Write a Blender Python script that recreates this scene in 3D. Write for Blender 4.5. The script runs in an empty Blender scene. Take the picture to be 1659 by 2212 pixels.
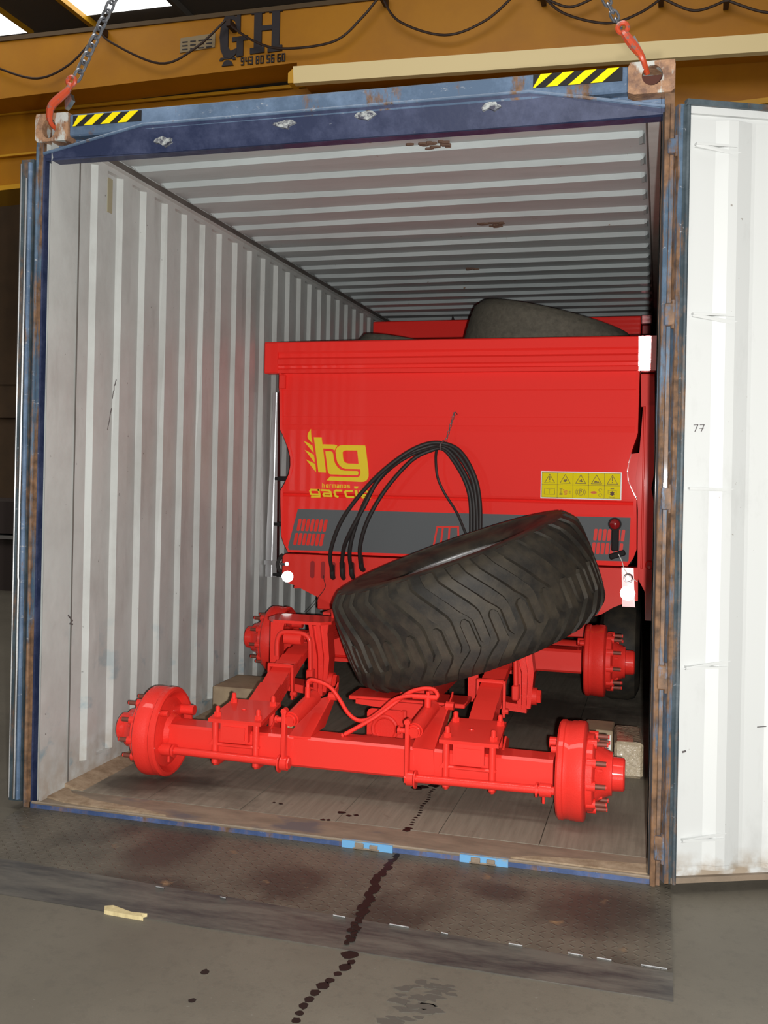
import bpy, math, random
from mathutils import Vector, Matrix
random.seed(7)
S = bpy.context.scene
C = S.collection
PI = math.pi
sin, cos = math.sin, math.cos

# ------------------------------------------------------------------ camera, world, lights, exposure
cd = bpy.data.cameras.new('camera'); cam = bpy.data.objects.new('camera', cd); C.objects.link(cam)
YAW, ROLL = 0.269, 0.020
fw = Vector((-sin(YAW), cos(YAW), 0.001)).normalized()
r0 = Vector((cos(YAW), sin(YAW), 0)); u0 = r0.cross(fw)
rr = cos(ROLL)*r0 + sin(ROLL)*u0; uu = -sin(ROLL)*r0 + cos(ROLL)*u0
CAMP = Vector((1.195, -3.462, 1.349))
m = Matrix((rr, uu, -fw)).transposed().to_4x4(); m.translation = CAMP
cam.matrix_world = m
cd.sensor_fit = 'VERTICAL'; cd.sensor_height = 24.0; cd.lens = 24.0*2162/2212; cd.shift_y = -83.3/2212
cd.clip_end = 200
S.camera = cam

W = bpy.data.worlds.new('hall_ambient'); S.world = W; W.use_nodes = True
W.node_tree.nodes['Background'].inputs[0].default_value = (1.0, 0.97, 0.9, 1)
W.node_tree.nodes['Background'].inputs[1].default_value = 0.26

def lamp(name, kind, loc, power, size=0.1, color=(1,1,1), rot=None):
    d = bpy.data.lights.new(name, kind); d.energy = power; d.color = color
    if kind == 'AREA': d.shape = 'RECTANGLE'; d.size = size[0]; d.size_y = size[1]
    elif kind in ('POINT','SPOT'): d.shadow_soft_size = size
    o = bpy.data.objects.new(name, d); C.objects.link(o); o.location = loc
    if rot: o.rotation_euler = rot
    return o
# the flash of the camera: slightly right of and below the lens (camera held upright)
fl = lamp('camera_flash', 'POINT', CAMP + rr*0.06 - uu*0.035, 740, 0.016, (1.0, 0.985, 0.96))
# daylight from the roof lights of the hall
lamp('hall_roof_light', 'AREA', (-1.5, -1.0, 8.8), 430, (7, 4), (1.0, 0.98, 0.92), (math.radians(52), 0, 0))

S.view_settings.view_transform = 'Standard'; S.view_settings.look = 'None'
S.view_settings.gamma = 1.0; S.view_settings.use_curve_mapping = False
S.view_settings.exposure = 0.0

# ------------------------------------------------------------------ materials
def mat(name, col, rough=0.5, metal=0.0, coat=0.0, spec=0.5):
    mt = bpy.data.materials.new(name); mt.use_nodes = True
    b = mt.node_tree.nodes['Principled BSDF']
    b.inputs['Base Color'].default_value = (*col, 1); b.inputs['Roughness'].default_value = rough
    b.inputs['Metallic'].default_value = metal; b.inputs['Coat Weight'].default_value = coat
    b.inputs['Coat Roughness'].default_value = 0.06; b.inputs['Specular IOR Level'].default_value = spec
    return mt
class NT:
    def __init__(s, mt): s.t = mt.node_tree; s.b = s.t.nodes['Principled BSDF']; s.co = s.n('ShaderNodeTexCoord').outputs['Object']
    def n(s, k): return s.t.nodes.new(k)
    def l(s, a, b): s.t.links.new(a, b)
    def mapping(s, sc, loc=(0,0,0)):
        m = s.n('ShaderNodeMapping'); m.inputs['Scale'].default_value = sc; m.inputs['Location'].default_value = loc; s.l(s.co, m.inputs[0]); return m.outputs[0]
    def noise(s, scale, det=4, vec=None, rough=0.55, dist=0.0):
        x = s.n('ShaderNodeTexNoise'); x.inputs['Scale'].default_value = scale; x.inputs['Detail'].default_value = det
        x.inputs['Roughness'].default_value = rough; x.inputs['Distortion'].default_value = dist
        s.l(vec if vec else s.co, x.inputs['Vector']); return x.outputs['Fac']
    def ramp(s, fac, a, b):
        x = s.n('ShaderNodeMapRange'); x.inputs[1].default_value = a; x.inputs[2].default_value = b; s.l(fac, x.inputs[0]); return x.outputs[0]
    def mul(s, a, b, op='MULTIPLY'):
        x = s.n('ShaderNodeMath'); x.operation = op
        for i, v in enumerate((a, b)):
            if isinstance(v, (int, float)): x.inputs[i].default_value = v
            else: s.l(v, x.inputs[i])
        return x.outputs[0]
    def mix(s, fac, a, b):
        x = s.n('ShaderNodeMix'); x.data_type = 'RGBA'
        if isinstance(fac, (int, float)): x.inputs['Factor'].default_value = fac
        else: s.l(fac, x.inputs['Factor'])
        for i, v in (('A', a), ('B', b)):
            k = [q for q in x.inputs if q.name == i and q.type == 'RGBA'][0]
            if isinstance(v, tuple): k.default_value = (*v, 1)
            else: s.l(v, k)
        return [q for q in x.outputs if q.type == 'RGBA'][0]
    def base(s, v): s.l(v, s.b.inputs['Base Color'])
    def bump(s, h, st=0.3, d=0.01):
        x = s.n('ShaderNodeBump'); x.inputs['Strength'].default_value = st; x.inputs['Distance'].default_value = d
        s.l(h, x.inputs['Height']); s.l(x.outputs[0], s.b.inputs['Normal'])
    def sep(s):
        x = s.n('ShaderNodeSeparateXYZ'); s.l(s.co, x.inputs[0]); return x.outputs

RED = (0.76, 0.036, 0.025)
M_red = mat('red_gloss_paint', RED, 0.5, coat=0.40, spec=0.2); k = NT(M_red); k.bump(k.noise(60, 2), 0.12, 0.002)
M_cast = mat('red_cast_paint', (0.76, 0.032, 0.022), 0.5, coat=0.6, spec=0.2); k = NT(M_cast); k.bump(k.noise(170, 3), 0.30, 0.003)
M_sheet = mat('red_sheet_paint', (0.90, 0.034, 0.026), 0.55, coat=0.45, spec=0.08)
M_dred = mat('red_recess_shade', (0.30, 0.01, 0.01), 0.5)  # darker copy of the red, shade of recesses put into the colour
M_yel = mat('yellow_print', (0.85, 0.62, 0.01), 0.5)
M_olive = mat('sticker_yellow', (0.80, 0.66, 0.005), 0.6, spec=.1)
M_ink = mat('sticker_ink', (0.16, 0.10, 0.01), 0.6)
M_brown = mat('sticker_brown', (0.08, 0.02, 0.01), 0.6)
M_orng = mat('sticker_orange', (0.65, 0.12, 0.02), 0.6)
M_white = mat('white_print', (0.85, 0.85, 0.8), 0.5)
M_grey = mat('grey_decal', (0.115, 0.125, 0.13), 0.6, spec=.15)
M_hose = mat('black_hose', (0.024, 0.021, 0.020), 0.55, spec=0.4)
M_black = mat('black_plastic', (0.018, 0.017, 0.017), 0.75, spec=0.2)
M_lamp = mat('red_lens', (0.25, 0.01, 0.012), 0.15, coat=0.8)
M_stud = mat('bare_stud_thread', (0.20, 0.06, 0.04), 0.6, metal=.3)
M_steel = mat('bare_steel', (0.55, 0.56, 0.57), 0.33, metal=1.0); k = NT(M_steel); k.bump(k.noise(30, 3), 0.15, 0.003)
M_refl = mat('reflector', (1.0, 1.0, 0.98), 0.30, metal=1.0)
M_rim = mat('rim_silver', (0.85, 0.86, 0.88), 0.3, metal=0.6)
M_chain = mat('chain_steel', (0.30, 0.31, 0.34), 0.35, metal=0.9)
M_orange = mat('orange_hook_paint', (0.75, 0.09, 0.02), 0.4, coat=0.3); k = NT(M_orange)
k.base(k.mix(k.ramp(k.noise(60, 4), .55, .62), (0.46, 0.055, 0.016), (0.20, 0.10, 0.08)))
M_cable = mat('dark_cable', (0.035, 0.016, 0.01), 0.6)
M_ink2 = mat('girder_lettering', (0.022, 0.016, 0.02), 0.6)
M_pen = mat('pen_mark', (0.09, 0.08, 0.08), 0.6)
M_seam = mat('dark_seam', (0.10, 0.09, 0.08), 0.8)

M_rub = mat('tyre_rubber', (0.036, 0.033, 0.026), 0.62, spec=0.35); k = NT(M_rub)
k.base(k.mix(k.ramp(k.noise(9, 6), .38, .66), (0.022, 0.020, 0.017), (0.060, 0.049, 0.034)))
k.bump(k.noise(90, 4), 0.25, 0.003)
M_rub2 = mat('dusty_rubber', (0.11, 0.098, 0.075), 0.75, spec=0.2); k = NT(M_rub2)
k.base(k.mix(k.ramp(k.noise(30, 8, rough=.7), .3, .7), (0.085, 0.078, 0.062), (0.15, 0.135, 0.105)))
k.bump(k.noise(150, 4), 0.4, 0.004)

# container inside paint
M_in = mat('container_grey_paint', (0.60, 0.59, 0.57), 0.42, spec=0.4); k = NT(M_in)
n1 = k.ramp(k.noise(2.2, 8, rough=.65), .42, .70)
n2 = k.ramp(k.noise(6, 8, k.mapping((1, 1, .25)), rough=.7), .55, .75)
c = k.mix(n1, (0.50, 0.52, 0.50), (0.41, 0.42, 0.40)); c = k.mix(k.mul(n2, .5), c, (0.29, 0.285, 0.27))
sp = k.ramp(k.noise(38, 3), .735, .76); c = k.mix(k.mul(sp, .8), c, (0.10, 0.09, 0.085))
zz = k.sep()[2]
low = k.mul(k.ramp(zz, .30, .02), k.ramp(k.noise(14, 5), .35, .6)); c = k.mix(k.mul(low, .6), c, (0.28, 0.20, 0.13))
bl = k.mul(k.ramp(zz, .75, .25), k.ramp(k.noise(5, 6, k.mapping((1, 1, 1.6))), .60, .68)); c = k.mix(k.mul(bl, .55), c, (0.12, 0.26, 0.33))
k.base(c); k.bump(k.noise(3.0, 4), 0.25, 0.03)
M_roofin = mat('container_roof_paint', (0.46, 0.455, 0.46), 0.45, spec=0.4); k = NT(M_roofin)
c = k.mix(k.ramp(k.noise(3, 8, k.mapping((.5, 1.5, 1)), rough=.7), .4, .7), (0.43, 0.475, 0.475), (0.355, 0.39, 0.39))
sp = k.ramp(k.noise(20, 4), .72, .75); c = k.mix(sp, c, (0.20, 0.12, 0.07)); k.base(c)
M_door = mat('door_white_paint', (0.80, 0.81, 0.79), 0.4); k = NT(M_door)
c = k.mix(k.ramp(k.noise(5, 8, k.mapping((1, 1, .4)), rough=.7), .55, .8), (0.56, 0.575, 0.565), (0.47, 0.48, 0.47))
sp = k.ramp(k.noise(55, 3), .74, .76); c = k.mix(k.mul(sp, .7), c, (0.2, 0.17, 0.14))
low = k.mul(k.ramp(k.sep()[2], .13, .06), k.ramp(k.noise(12, 5), .40, .60)); c = k.mix(k.mul(low, .8), c, (0.28, 0.20, 0.12)); k.base(c)

def blue_mat(name, base, rust_lo, rust_hi, scr=0.60, sz=6, coat=0.3, stz=.35):
    mt = mat(name, base, 0.58, coat=coat, spec=.35); k = NT(mt)
    r = k.ramp(k.noise(sz, 9, k.mapping((1, 1, stz)), rough=.72), rust_lo, rust_hi)
    rc = k.mix(k.ramp(k.noise(25, 5), .35, .65), (0.075, 0.045, 0.028), (0.21, 0.115, 0.06))
    light = tuple(min(1, v*1.6+.03) for v in base)
    c = k.mix(k.ramp(k.noise(3.5, 7, rough=.7), .45, .65), base, light)
    s = k.ramp(k.noise(22, 8, k.mapping((.6, 1, 1.6)), rough=.8), scr, scr+.04)
    c = k.mix(k.mul(s, .7), c, (0.36, 0.38, 0.41)); c = k.mix(r, c, rc); k.base(c)
    k.bump(k.noise(40, 6), 0.25, 0.003); return mt
M_blue = blue_mat('worn_blue_paint', (0.070, 0.112, 0.18), 0.56, 0.62)
M_dblue = blue_mat('dark_blue_paint', (0.014, 0.022, 0.062), 0.74, 0.80, 0.66, coat=0.12)
M_post = blue_mat('rusty_blue_post', (0.05, 0.085, 0.13), 0.43, 0.51, 0.60, 22, coat=0.2, stz=.13)
M_hinge = blue_mat('hinge_paint', (0.06, 0.10, 0.16), 0.42, 0.52, 0.63, 20, coat=0.0)
M_lblue = mat('light_blue_paint', (0.16, 0.42, 0.72), 0.5); k = NT(M_lblue)
k.base(k.mix(k.ramp(k.noise(18, 6), .56, .64), (0.115, 0.30, 0.52), (0.20, 0.26, 0.29)))
M_sill = blue_mat('sill_paint', (0.035, 0.062, 0.15), 0.50, 0.62, 0.62, 7)
M_scrape = mat('scraped_metal', (0.42, 0.44, 0.44), 0.45, metal=0.3); k = NT(M_scrape)
k.base(k.mix(k.ramp(k.noise(45, 6, rough=.7), .42, .58), (0.07, 0.07, 0.10), (0.50, 0.53, 0.52)))
M_scr2 = mat('brown_scrape', (0.10, 0.055, 0.035), 0.8)
M_rust = mat('rusty_casting', (0.20, 0.10, 0.06), 0.55, spec=0.5); k = NT(M_rust)
c = k.mix(k.ramp(k.noise(14, 7, rough=.7), .40, .6), (0.16, 0.085, 0.055), (0.36, 0.20, 0.11))
c = k.mix(k.ramp(k.noise(11, 5, k.mapping((1.6, 1, .8), (3, 1, 2))), .52, .58), c, (0.46, 0.47, 0.44)); k.base(c); k.bump(k.noise(50, 6), .6, .006)
M_dark = mat('dark_gap', (0.015, 0.012, 0.012), 0.8)
M_seal = blue_mat('rubber_seal', (0.03, 0.045, 0.055), 0.5, 0.62, .62, 8, coat=.15)

def ellipses(k, lst, wob=.6):
    o3 = k.sep(); nz = k.noise(6, 6, rough=.7); out = None
    for cx, cy, rx, ry in lst:
        dx = k.mul(k.mul(o3[0], cx, 'SUBTRACT'), 1/rx); dy = k.mul(k.mul(o3[1], cy, 'SUBTRACT'), 1/ry)
        d = k.mul(k.mul(k.mul(dx, dx), k.mul(dy, dy), 'ADD'), .5, 'POWER'); d = k.mul(d, k.mul(k.mul(nz, .5, 'SUBTRACT'), wob*2.2), 'ADD')
        v = k.ramp(d, 1.15, .55); out = v if out is None else k.mul(out, v, 'MAXIMUM')
    return out
M_wood = mat('container_plywood', (0.2, 0.17, 0.13), 0.62, spec=0.3); k = NT(M_wood)
g = k.noise(9, 8, k.mapping((6, .35, 1)), rough=.65)
c = k.mix(k.ramp(g, .3, .7), (0.165, 0.142, 0.108), (0.235, 0.205, 0.16))
c = k.mix(k.mul(k.ramp(k.noise(1.3, 6, rough=.7), .52, .68), .65), c, (0.05, 0.042, 0.033))
c = k.mix(k.mul(k.ramp(k.noise(26, 4), .66, .72), .4), c, (0.09, 0.06, 0.045)); c = k.mix(k.mul(ellipses(k, [(-.90, .33, .22, .12), (-.72, .42, .18, .10), (.35, 2.3, .9, .5)]), .8), c, (0.045, 0.036, 0.028)); k.base(c); k.bump(g, .2, .004)
M_thr = mat('threshold_dirty_steel', (0.25, 0.19, 0.13), 0.6); k = NT(M_thr)
c = k.mix(k.ramp(k.noise(5, 8, k.mapping((1, 3, 1)), rough=.7), .38, .62), (0.15, 0.118, 0.085), (0.23, 0.175, 0.125))
c = k.mix(k.ramp(k.noise(3, 6, k.mapping((1, 2, 1), (4, 2, 0))), .58, .66), c, (0.10, 0.095, 0.095)); k.base(c)
M_dirt = mat('sandy_dirt', (0.42, 0.29, 0.17), 0.9); k = NT(M_dirt)
k.base(k.mix(k.ramp(k.noise(20, 7, rough=.7), .35, .65), (0.20, 0.135, 0.08), (0.34, 0.255, 0.17)))
PST = [(-.47, -.24, .15, .26), (-.40, -.52, .20, .09), (.05, -.36, .13, .15), (1.05, -.25, .22, .20), (.72, -.22, .12, .08), (-.42, -.10, .10, .10)]
M_plate = mat('chequer_plate', (0.2, 0.18, 0.15), 0.5, spec=0.5); k = NT(M_plate)
c = k.mix(k.ramp(k.noise(3.5, 9, rough=.7), .35, .66), (0.060, 0.052, 0.039), (0.105, 0.091, 0.068))
c = k.mix(k.mul(k.ramp(k.noise(1.6, 5, k.mapping((1.3, .8, 1), (.4, .3, 0))), .54, .66), .75), c, (0.020, 0.016, 0.012))
c = k.mix(k.mul(ellipses(k, PST), .72), c, (0.022, 0.018, 0.014))
c = k.mix(k.ramp(k.noise(7, 5, k.mapping((1, 1, 1), (9, 3, 0))), .67, .74), c, (0.17, 0.105, 0.055)); k.base(c)
M_lip = mat('worn_plate_lip', (0.12, 0.115, 0.11), 0.42, spec=0.6); k = NT(M_lip)
c = k.mix(k.ramp(k.noise(5, 8, k.mapping((.5, 2.5, 1)), rough=.75), .4, .62), (0.085, 0.077, 0.064), (0.028, 0.026, 0.025)); k.base(c)
M_conc = mat('hall_concrete', (0.25, 0.23, 0.2), 0.55, spec=0.35); k = NT(M_conc)
c = k.mix(k.ramp(k.noise(1.2, 9, rough=.62), .36, .68), (0.094, 0.082, 0.063), (0.128, 0.113, 0.088))
c = k.mix(k.mul(k.ramp(k.noise(3.3, 6, k.mapping((1, 1, 1), (5, 1, 0)), rough=.7), .60, .72), .45), c, (0.055, 0.048, 0.040))
sp = k.ramp(k.noise(70, 3), .70, .74); c = k.mix(k.mul(sp, .35), c, (0.20, 0.19, 0.165))
c = k.mix(k.mul(k.ramp(k.noise(24, 8, rough=.8), .52, .60), .30), c, (0.065, 0.058, 0.047))
c = k.mix(k.mul(k.ramp(k.noise(320, 2), .4, .7), .3), c, (0.085, 0.078, 0.066)); k.base(c); k.bump(k.noise(140, 4), .15, .002)
M_stain = mat('dark_floor_stain', (0.062, 0.055, 0.045), 0.6)
M_oil = mat('oil', (0.010, 0.006, 0.005), 0.5, spec=0.3)
M_crane = mat('crane_yellow', (0.62, 0.26, 0.008), 0.5, spec=0.35); k = NT(M_crane)
k.base(k.mix(k.ramp(k.noise(.9, 7, rough=.65), .35, .7), (0.50, 0.205, 0.004), (0.40, 0.155, 0.006)))
M_crane2 = mat('bright_yellow_edge', (0.72, 0.36, 0.015), 0.45)  # brighter yellow for edges; on purlins it paints caught light
M_crlit = mat('crane_flange_lit', (1.0, 0.80, 0.42), 0.5)  # pale crane yellow: light falling on the flange put into the colour
M_hall = mat('hall_wall_brown', (0.17, 0.115, 0.07), 0.8); k = NT(M_hall)
k.base(k.mix(k.ramp(k.noise(2, 6), .3, .7), (0.17, 0.105, 0.06), (0.12, 0.08, 0.05)))
M_roof = mat('hall_roof_sheet', (0.115, 0.10, 0.085), 0.8)
M_roofbeam = mat('roof_beam_brown', (0.10, 0.06, 0.025), 0.7)
M_dk = mat('dark_stacked_steel', (0.03, 0.02, 0.018), 0.6)
M_card = mat('cardboard', (0.36, 0.27, 0.17), 0.7); k = NT(M_card); k.base(k.mix(k.ramp(k.noise(9, 5), .4, .7), (0.38, 0.29, 0.18), (0.27, 0.20, 0.13)))
M_wrap = mat('plastic_wrapped_card', (0.46, 0.38, 0.26), 0.22, coat=1.0); k = NT(M_wrap); k.bump(k.noise(28, 4, dist=1.5), 0.9, 0.012)
M_timber = mat('pale_timber', (0.50, 0.42, 0.22), 0.6); k = NT(M_timber)
k.base(k.mix(k.ramp(k.noise(12, 5, k.mapping((4, 4, .4))), .3, .7), (0.55, 0.46, 0.25), (0.40, 0.32, 0.16)))
M_sky = bpy.data.materials.new('roof_light_panel'); M_sky.use_nodes = True
t = M_sky.node_tree; t.nodes.clear(); e = t.nodes.new('ShaderNodeEmission'); e.inputs[0].default_value = (1, 1, .97, 1); e.inputs[1].default_value = 2.2
o_ = t.nodes.new('ShaderNodeOutputMaterial'); t.links.new(e.outputs[0], o_.inputs[0])
# chequer relief on the plate: short raised bars, turned by 90 degrees from cell to cell
k = NT(M_plate); o3 = k.sep(); CS = .030
px_, py_ = k.mul(o3[0], 1/CS), k.mul(o3[1], 1/CS)
fx, fy = k.mul(px_, 0, 'FLOOR'), k.mul(py_, 0, 'FLOOR')
lx, ly = k.mul(k.mul(px_, fx, 'SUBTRACT'), .5, 'SUBTRACT'), k.mul(k.mul(py_, fy, 'SUBTRACT'), .5, 'SUBTRACT')
par = k.mul(k.mul(k.mul(k.mul(fx, fy, 'ADD'), .5), 0, 'FRACT'), .25, 'GREATER_THAN')
sg = k.mul(k.mul(par, 2), 1, 'SUBTRACT')
al, ac = k.mul(lx, k.mul(ly, sg), 'ADD'), k.mul(lx, k.mul(ly, sg), 'SUBTRACT')
bar = k.mul(k.ramp(k.mul(al, 0, 'ABSOLUTE'), .52, .40), k.ramp(k.mul(ac, 0, 'ABSOLUTE'), .17, .07))
worn = k.ramp(k.noise(2.3, 5, k.mapping((1, 1, 1), (2, 7, 0))), .36, .56)
k.bump(k.mul(k.mul(bar, k.mul(k.mul(worn, .85), .15, 'ADD')), k.mul(k.noise(60, 4), .15), 'ADD'), .75, .004)

# ------------------------------------------------------------------ mesh builder
class MB:
    def __init__(s): s.v = []; s.f = []; s.mi = []; s.sm = []
    def add(s, vs, fs, mi=0, sm=False):
        b = len(s.v); s.v += [tuple(v) for v in vs]; s.f += [tuple(i+b for i in f) for f in fs]
        s.mi += [mi]*len(fs); s.sm += [sm]*len(fs); return s
    def box(s, x0, x1, y0, y1, z0, z1, mi=0, M=None):
        vs = [Vector((x, y, z)) for x in (x0, x1) for y in (y0, y1) for z in (z0, z1)]
        if M: vs = [M @ v for v in vs]
        return s.add(vs, [(0,1,3,2),(4,6,7,5),(0,4,5,1),(2,3,7,6),(0,2,6,4),(1,5,7,3)], mi)
    def bevbox(s, x0, x1, y0, y1, z0, z1, b=0.006, mi=0, M=None):
        vs = []; idx = {}
        for i, x in enumerate((x0, x1)):
            for j, y in enumerate((y0, y1)):
                for l, z in enumerate((z0, z1)):
                    sx, sy, sz = (b, -b)[i], (b, -b)[j], (b, -b)[l]
                    for a, p in enumerate(((x, y+sy, z+sz), (x+sx, y, z+sz), (x+sx, y+sy, z))):
                        idx[i, j, l, a] = len(vs); vs.append(Vector(p))
        g = lambda i, j, l, a: idx[i, j, l, a]; fs = []
        for i in (0, 1): q = [g(i,0,0,0), g(i,1,0,0), g(i,1,1,0), g(i,0,1,0)]; fs.append(q if i else q[::-1])
        for j in (0, 1): q = [g(0,j,0,1), g(1,j,0,1), g(1,j,1,1), g(0,j,1,1)]; fs.append(q[::-1] if j else q)
        for l in (0, 1): q = [g(0,0,l,2), g(1,0,l,2), g(1,1,l,2), g(0,1,l,2)]; fs.append(q if l else q[::-1])
        for i in (0, 1):
            for j in (0, 1): fs.append([g(i,j,0,0), g(i,j,0,1), g(i,j,1,1), g(i,j,1,0)] if (i+j) % 2 == 0 else [g(i,j,1,0), g(i,j,1,1), g(i,j,0,1), g(i,j,0,0)])
            for l in (0, 1): fs.append([g(i,0,l,0), g(i,1,l,0), g(i,1,l,2), g(i,0,l,2)])
        for j in (0, 1):
            for l in (0, 1): fs.append([g(0,j,l,1), g(1,j,l,1), g(1,j,l,2), g(0,j,l,2)])
        for i in (0, 1):
            for j in (0, 1):
                for l in (0, 1): fs.append([g(i,j,l,0), g(i,j,l,1), g(i,j,l,2)])
        if M: vs = [M @ v for v in vs]
        return s.add(vs, fs, mi)
    def lathe(s, prof, o, ax, n=40, mi=0, sm=True, closed=False):
        # prof: list of (distance along axis, radius)
        o = Vector(o); a = Vector(ax).normalized(); e1 = a.orthogonal().normalized(); e2 = a.cross(e1)
        vs = [o + a*h + (e1*cos(2*PI*i/n) + e2*sin(2*PI*i/n))*r for h, r in prof for i in range(n)]
        m_ = len(prof); fs = []
        for q in range(m_ if closed else m_-1):
            p, nx = q, (q+1) % m_
            for i in range(n): fs.append((p*n+i, p*n+(i+1) % n, nx*n+(i+1) % n, nx*n+i))
        s.add(vs, fs, mi, sm)
        if not closed:
            if prof[0][1] > 1e-5: s.add([vs[i] for i in range(n)], [tuple(range(n))[::-1]], mi)
            if prof[-1][1] > 1e-5: s.add([vs[(m_-1)*n+i] for i in range(n)], [tuple(range(n))], mi)
        return s
    def cyl(s, a, b, r, n=16, mi=0, r2=None):
        a, b = Vector(a), Vector(b); return s.lathe([(0, r), ((b-a).length, r2 if r2 is not None else r)], a, b-a, n, mi)
    def tube(s, pts, r, n=10, mi=0, sub=5, closed=False):
        P = [Vector(p) for p in pts]
        if sub > 1:
            Q = []; N = len(P); rng = N if closed else N-1
            for i in range(rng):
                p0 = P[(i-1) % N] if closed or i > 0 else P[0]; p1 = P[i]; p2 = P[(i+1) % N]; p3 = P[(i+2) % N] if closed or i+2 < N else P[-1]
                for q in range(sub):
                    t = q/sub
                    Q.append(0.5*((2*p1)+(-p0+p2)*t+(2*p0-5*p1+4*p2-p3)*t*t+(-p0+3*p1-3*p2+p3)*t**3))
            if not closed: Q.append(P[-1])
            P = Q
        N = len(P); T = [(P[(i+1) % N]-P[i-1] if closed else P[min(i+1, N-1)]-P[max(i-1, 0)]).normalized() for i in range(N)]
        e = T[0].orthogonal().normalized(); vs = []
        for i in range(N):
            e = (e - T[i]*e.dot(T[i])).normalized(); f = T[i].cross(e)
            vs += [P[i] + (e*cos(2*PI*j/n) + f*sin(2*PI*j/n))*(r(i/(N-1)) if callable(r) else r) for j in range(n)]
        fs = [((i % N)*n+j, (i % N)*n+(j+1) % n, ((i+1) % N)*n+(j+1) % n, ((i+1) % N)*n+j) for i in range(N if closed else N-1) for j in range(n)]
        s.add(vs, fs, mi, True)
        if not closed: s.add(vs[:n], [tuple(range(n))[::-1]], mi); s.add(vs[-n:], [tuple(range(n))], mi)
        return s
    def prism(s, poly, d0, d1, f, mi=0):
        # poly: 2D points; f(u, v, d) -> 3D
        n = len(poly); vs = [f(u, v, d0) for u, v in poly] + [f(u, v, d1) for u, v in poly]
        fs = [tuple(range(n)), tuple(range(n, 2*n))[::-1]] + [(i, i+n, (i+1) % n+n, (i+1) % n) for i in range(n)]
        return s.add(vs, fs, mi)
    def sphere(s, c, r, n=14, mi=0, sx=(1,1,1)):
        prof = [(-cos(PI*i/8), sin(PI*i/8)) for i in range(9)]
        c = Vector(c); vs = [(c.x+r*sx[0]*q*cos(2*PI*j/n), c.y+r*sx[1]*q*sin(2*PI*j/n), c.z+r*sx[2]*h) for h, q in prof for j in range(n)]
        return s.add(vs, [(i*n+j, i*n+(j+1) % n, (i+1)*n+(j+1) % n, (i+1)*n+j) for i in range(8) for j in range(n)], mi, True)
    def build(s, name, mats, parent=None, sharp=40, loc=None):
        me = bpy.data.meshes.new(name); me.from_pydata(s.v, [], s.f)
        for mt in (mats if isinstance(mats, (list, tuple)) else [mats]): me.materials.append(mt)
        me.polygons.foreach_set('material_index', s.mi); me.polygons.foreach_set('use_smooth', s.sm)
        import bmesh
        b = bmesh.new(); b.from_mesh(me); bmesh.ops.remove_doubles(b, verts=b.verts, dist=1e-5)
        bmesh.ops.recalc_face_normals(b, faces=b.faces); b.to_mesh(me); b.free()
        if any(s.sm): me.set_sharp_from_angle(angle=math.radians(sharp))
        o = bpy.data.objects.new(name, me); C.objects.link(o)
        if parent: o.parent = parent
        if loc: o.location = loc
        return o
def mb(): return MB()
def XZ(u, v, d): return Vector((u, d, v))
def YZ(u, v, d): return Vector((d, u, v))
def XY(u, v, d): return Vector((u, v, d))
def tag(o, label, cat, group=None, kind=None):
    o['label'] = label
    if cat: o['category'] = cat
    if group: o['group'] = group
    if kind: o['kind'] = kind
    return o
def thing(name, label, cat, loc=(0,0,0), group=None, rot=None):
    o = bpy.data.objects.new(name, None); C.objects.link(o); o.location = loc; o.empty_display_size = 0.1
    if rot: o.rotation_euler = rot
    return tag(o, label, cat, group)
def struct(o): o['kind'] = 'structure'; return o
def like(o, parent, loc=None, rot=None, matrix=None):
    c = o.copy(); C.objects.link(c); c.parent = parent
    if loc is not None: c.location = loc
    if rot is not None: c.rotation_euler = rot
    if matrix is not None: c.matrix_local = matrix
    return c

# ------------------------------------------------------------------ the hall
FZ = -0.012
f = mb().box(-14, 8, -7, 17, FZ-.3, FZ); struct(f.build('floor', M_conc))
f = mb().box(-14, 8, 16, 16.2, FZ, 9.05); f.box(-14, 8, 15.96, 16, 3.2, 3.32); f.box(-14, -7, 15.9, 16, 2.45, 2.75); struct(f.build('wall_back', M_hall))
f = mb().box(-14.2, -14, -7, 17, FZ, 9); struct(f.build('wall_left', M_hall))
# hall roof over the far half: dark sheets with light panels between purlins
roof = struct(mb().box(-13, 8, 5.0, 17, 9.02, 9.10).build('ceiling', M_roof))
mb().box(-11.4, -9.60, 5.2, 11.77, 8.98, 9.01).build('roof_light', M_sky, roof)
mb().box(-8.26, -6.62, 5.2, 11.42, 8.98, 9.01).build('roof_light', M_sky, roof)
mb().box(-8.36, -8.27, 5.2, 11.9, 8.90, 9.015).build('purlin', M_crane2, roof)  # yellow here and on the next purlin paints the light they catch
mb().box(-9.59, -9.55, 5.2, 11.8, 8.93, 9.015).build('purlin', M_crane2, roof)
mb().box(-6.60, -6.52, 5.2, 11.9, 8.90, 9.015).build('purlin', M_roof, roof)
mb().box(-13, 8, 11.9, 12.2, 8.75, 9.015).build('roof_beam', M_roofbeam, roof)

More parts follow.
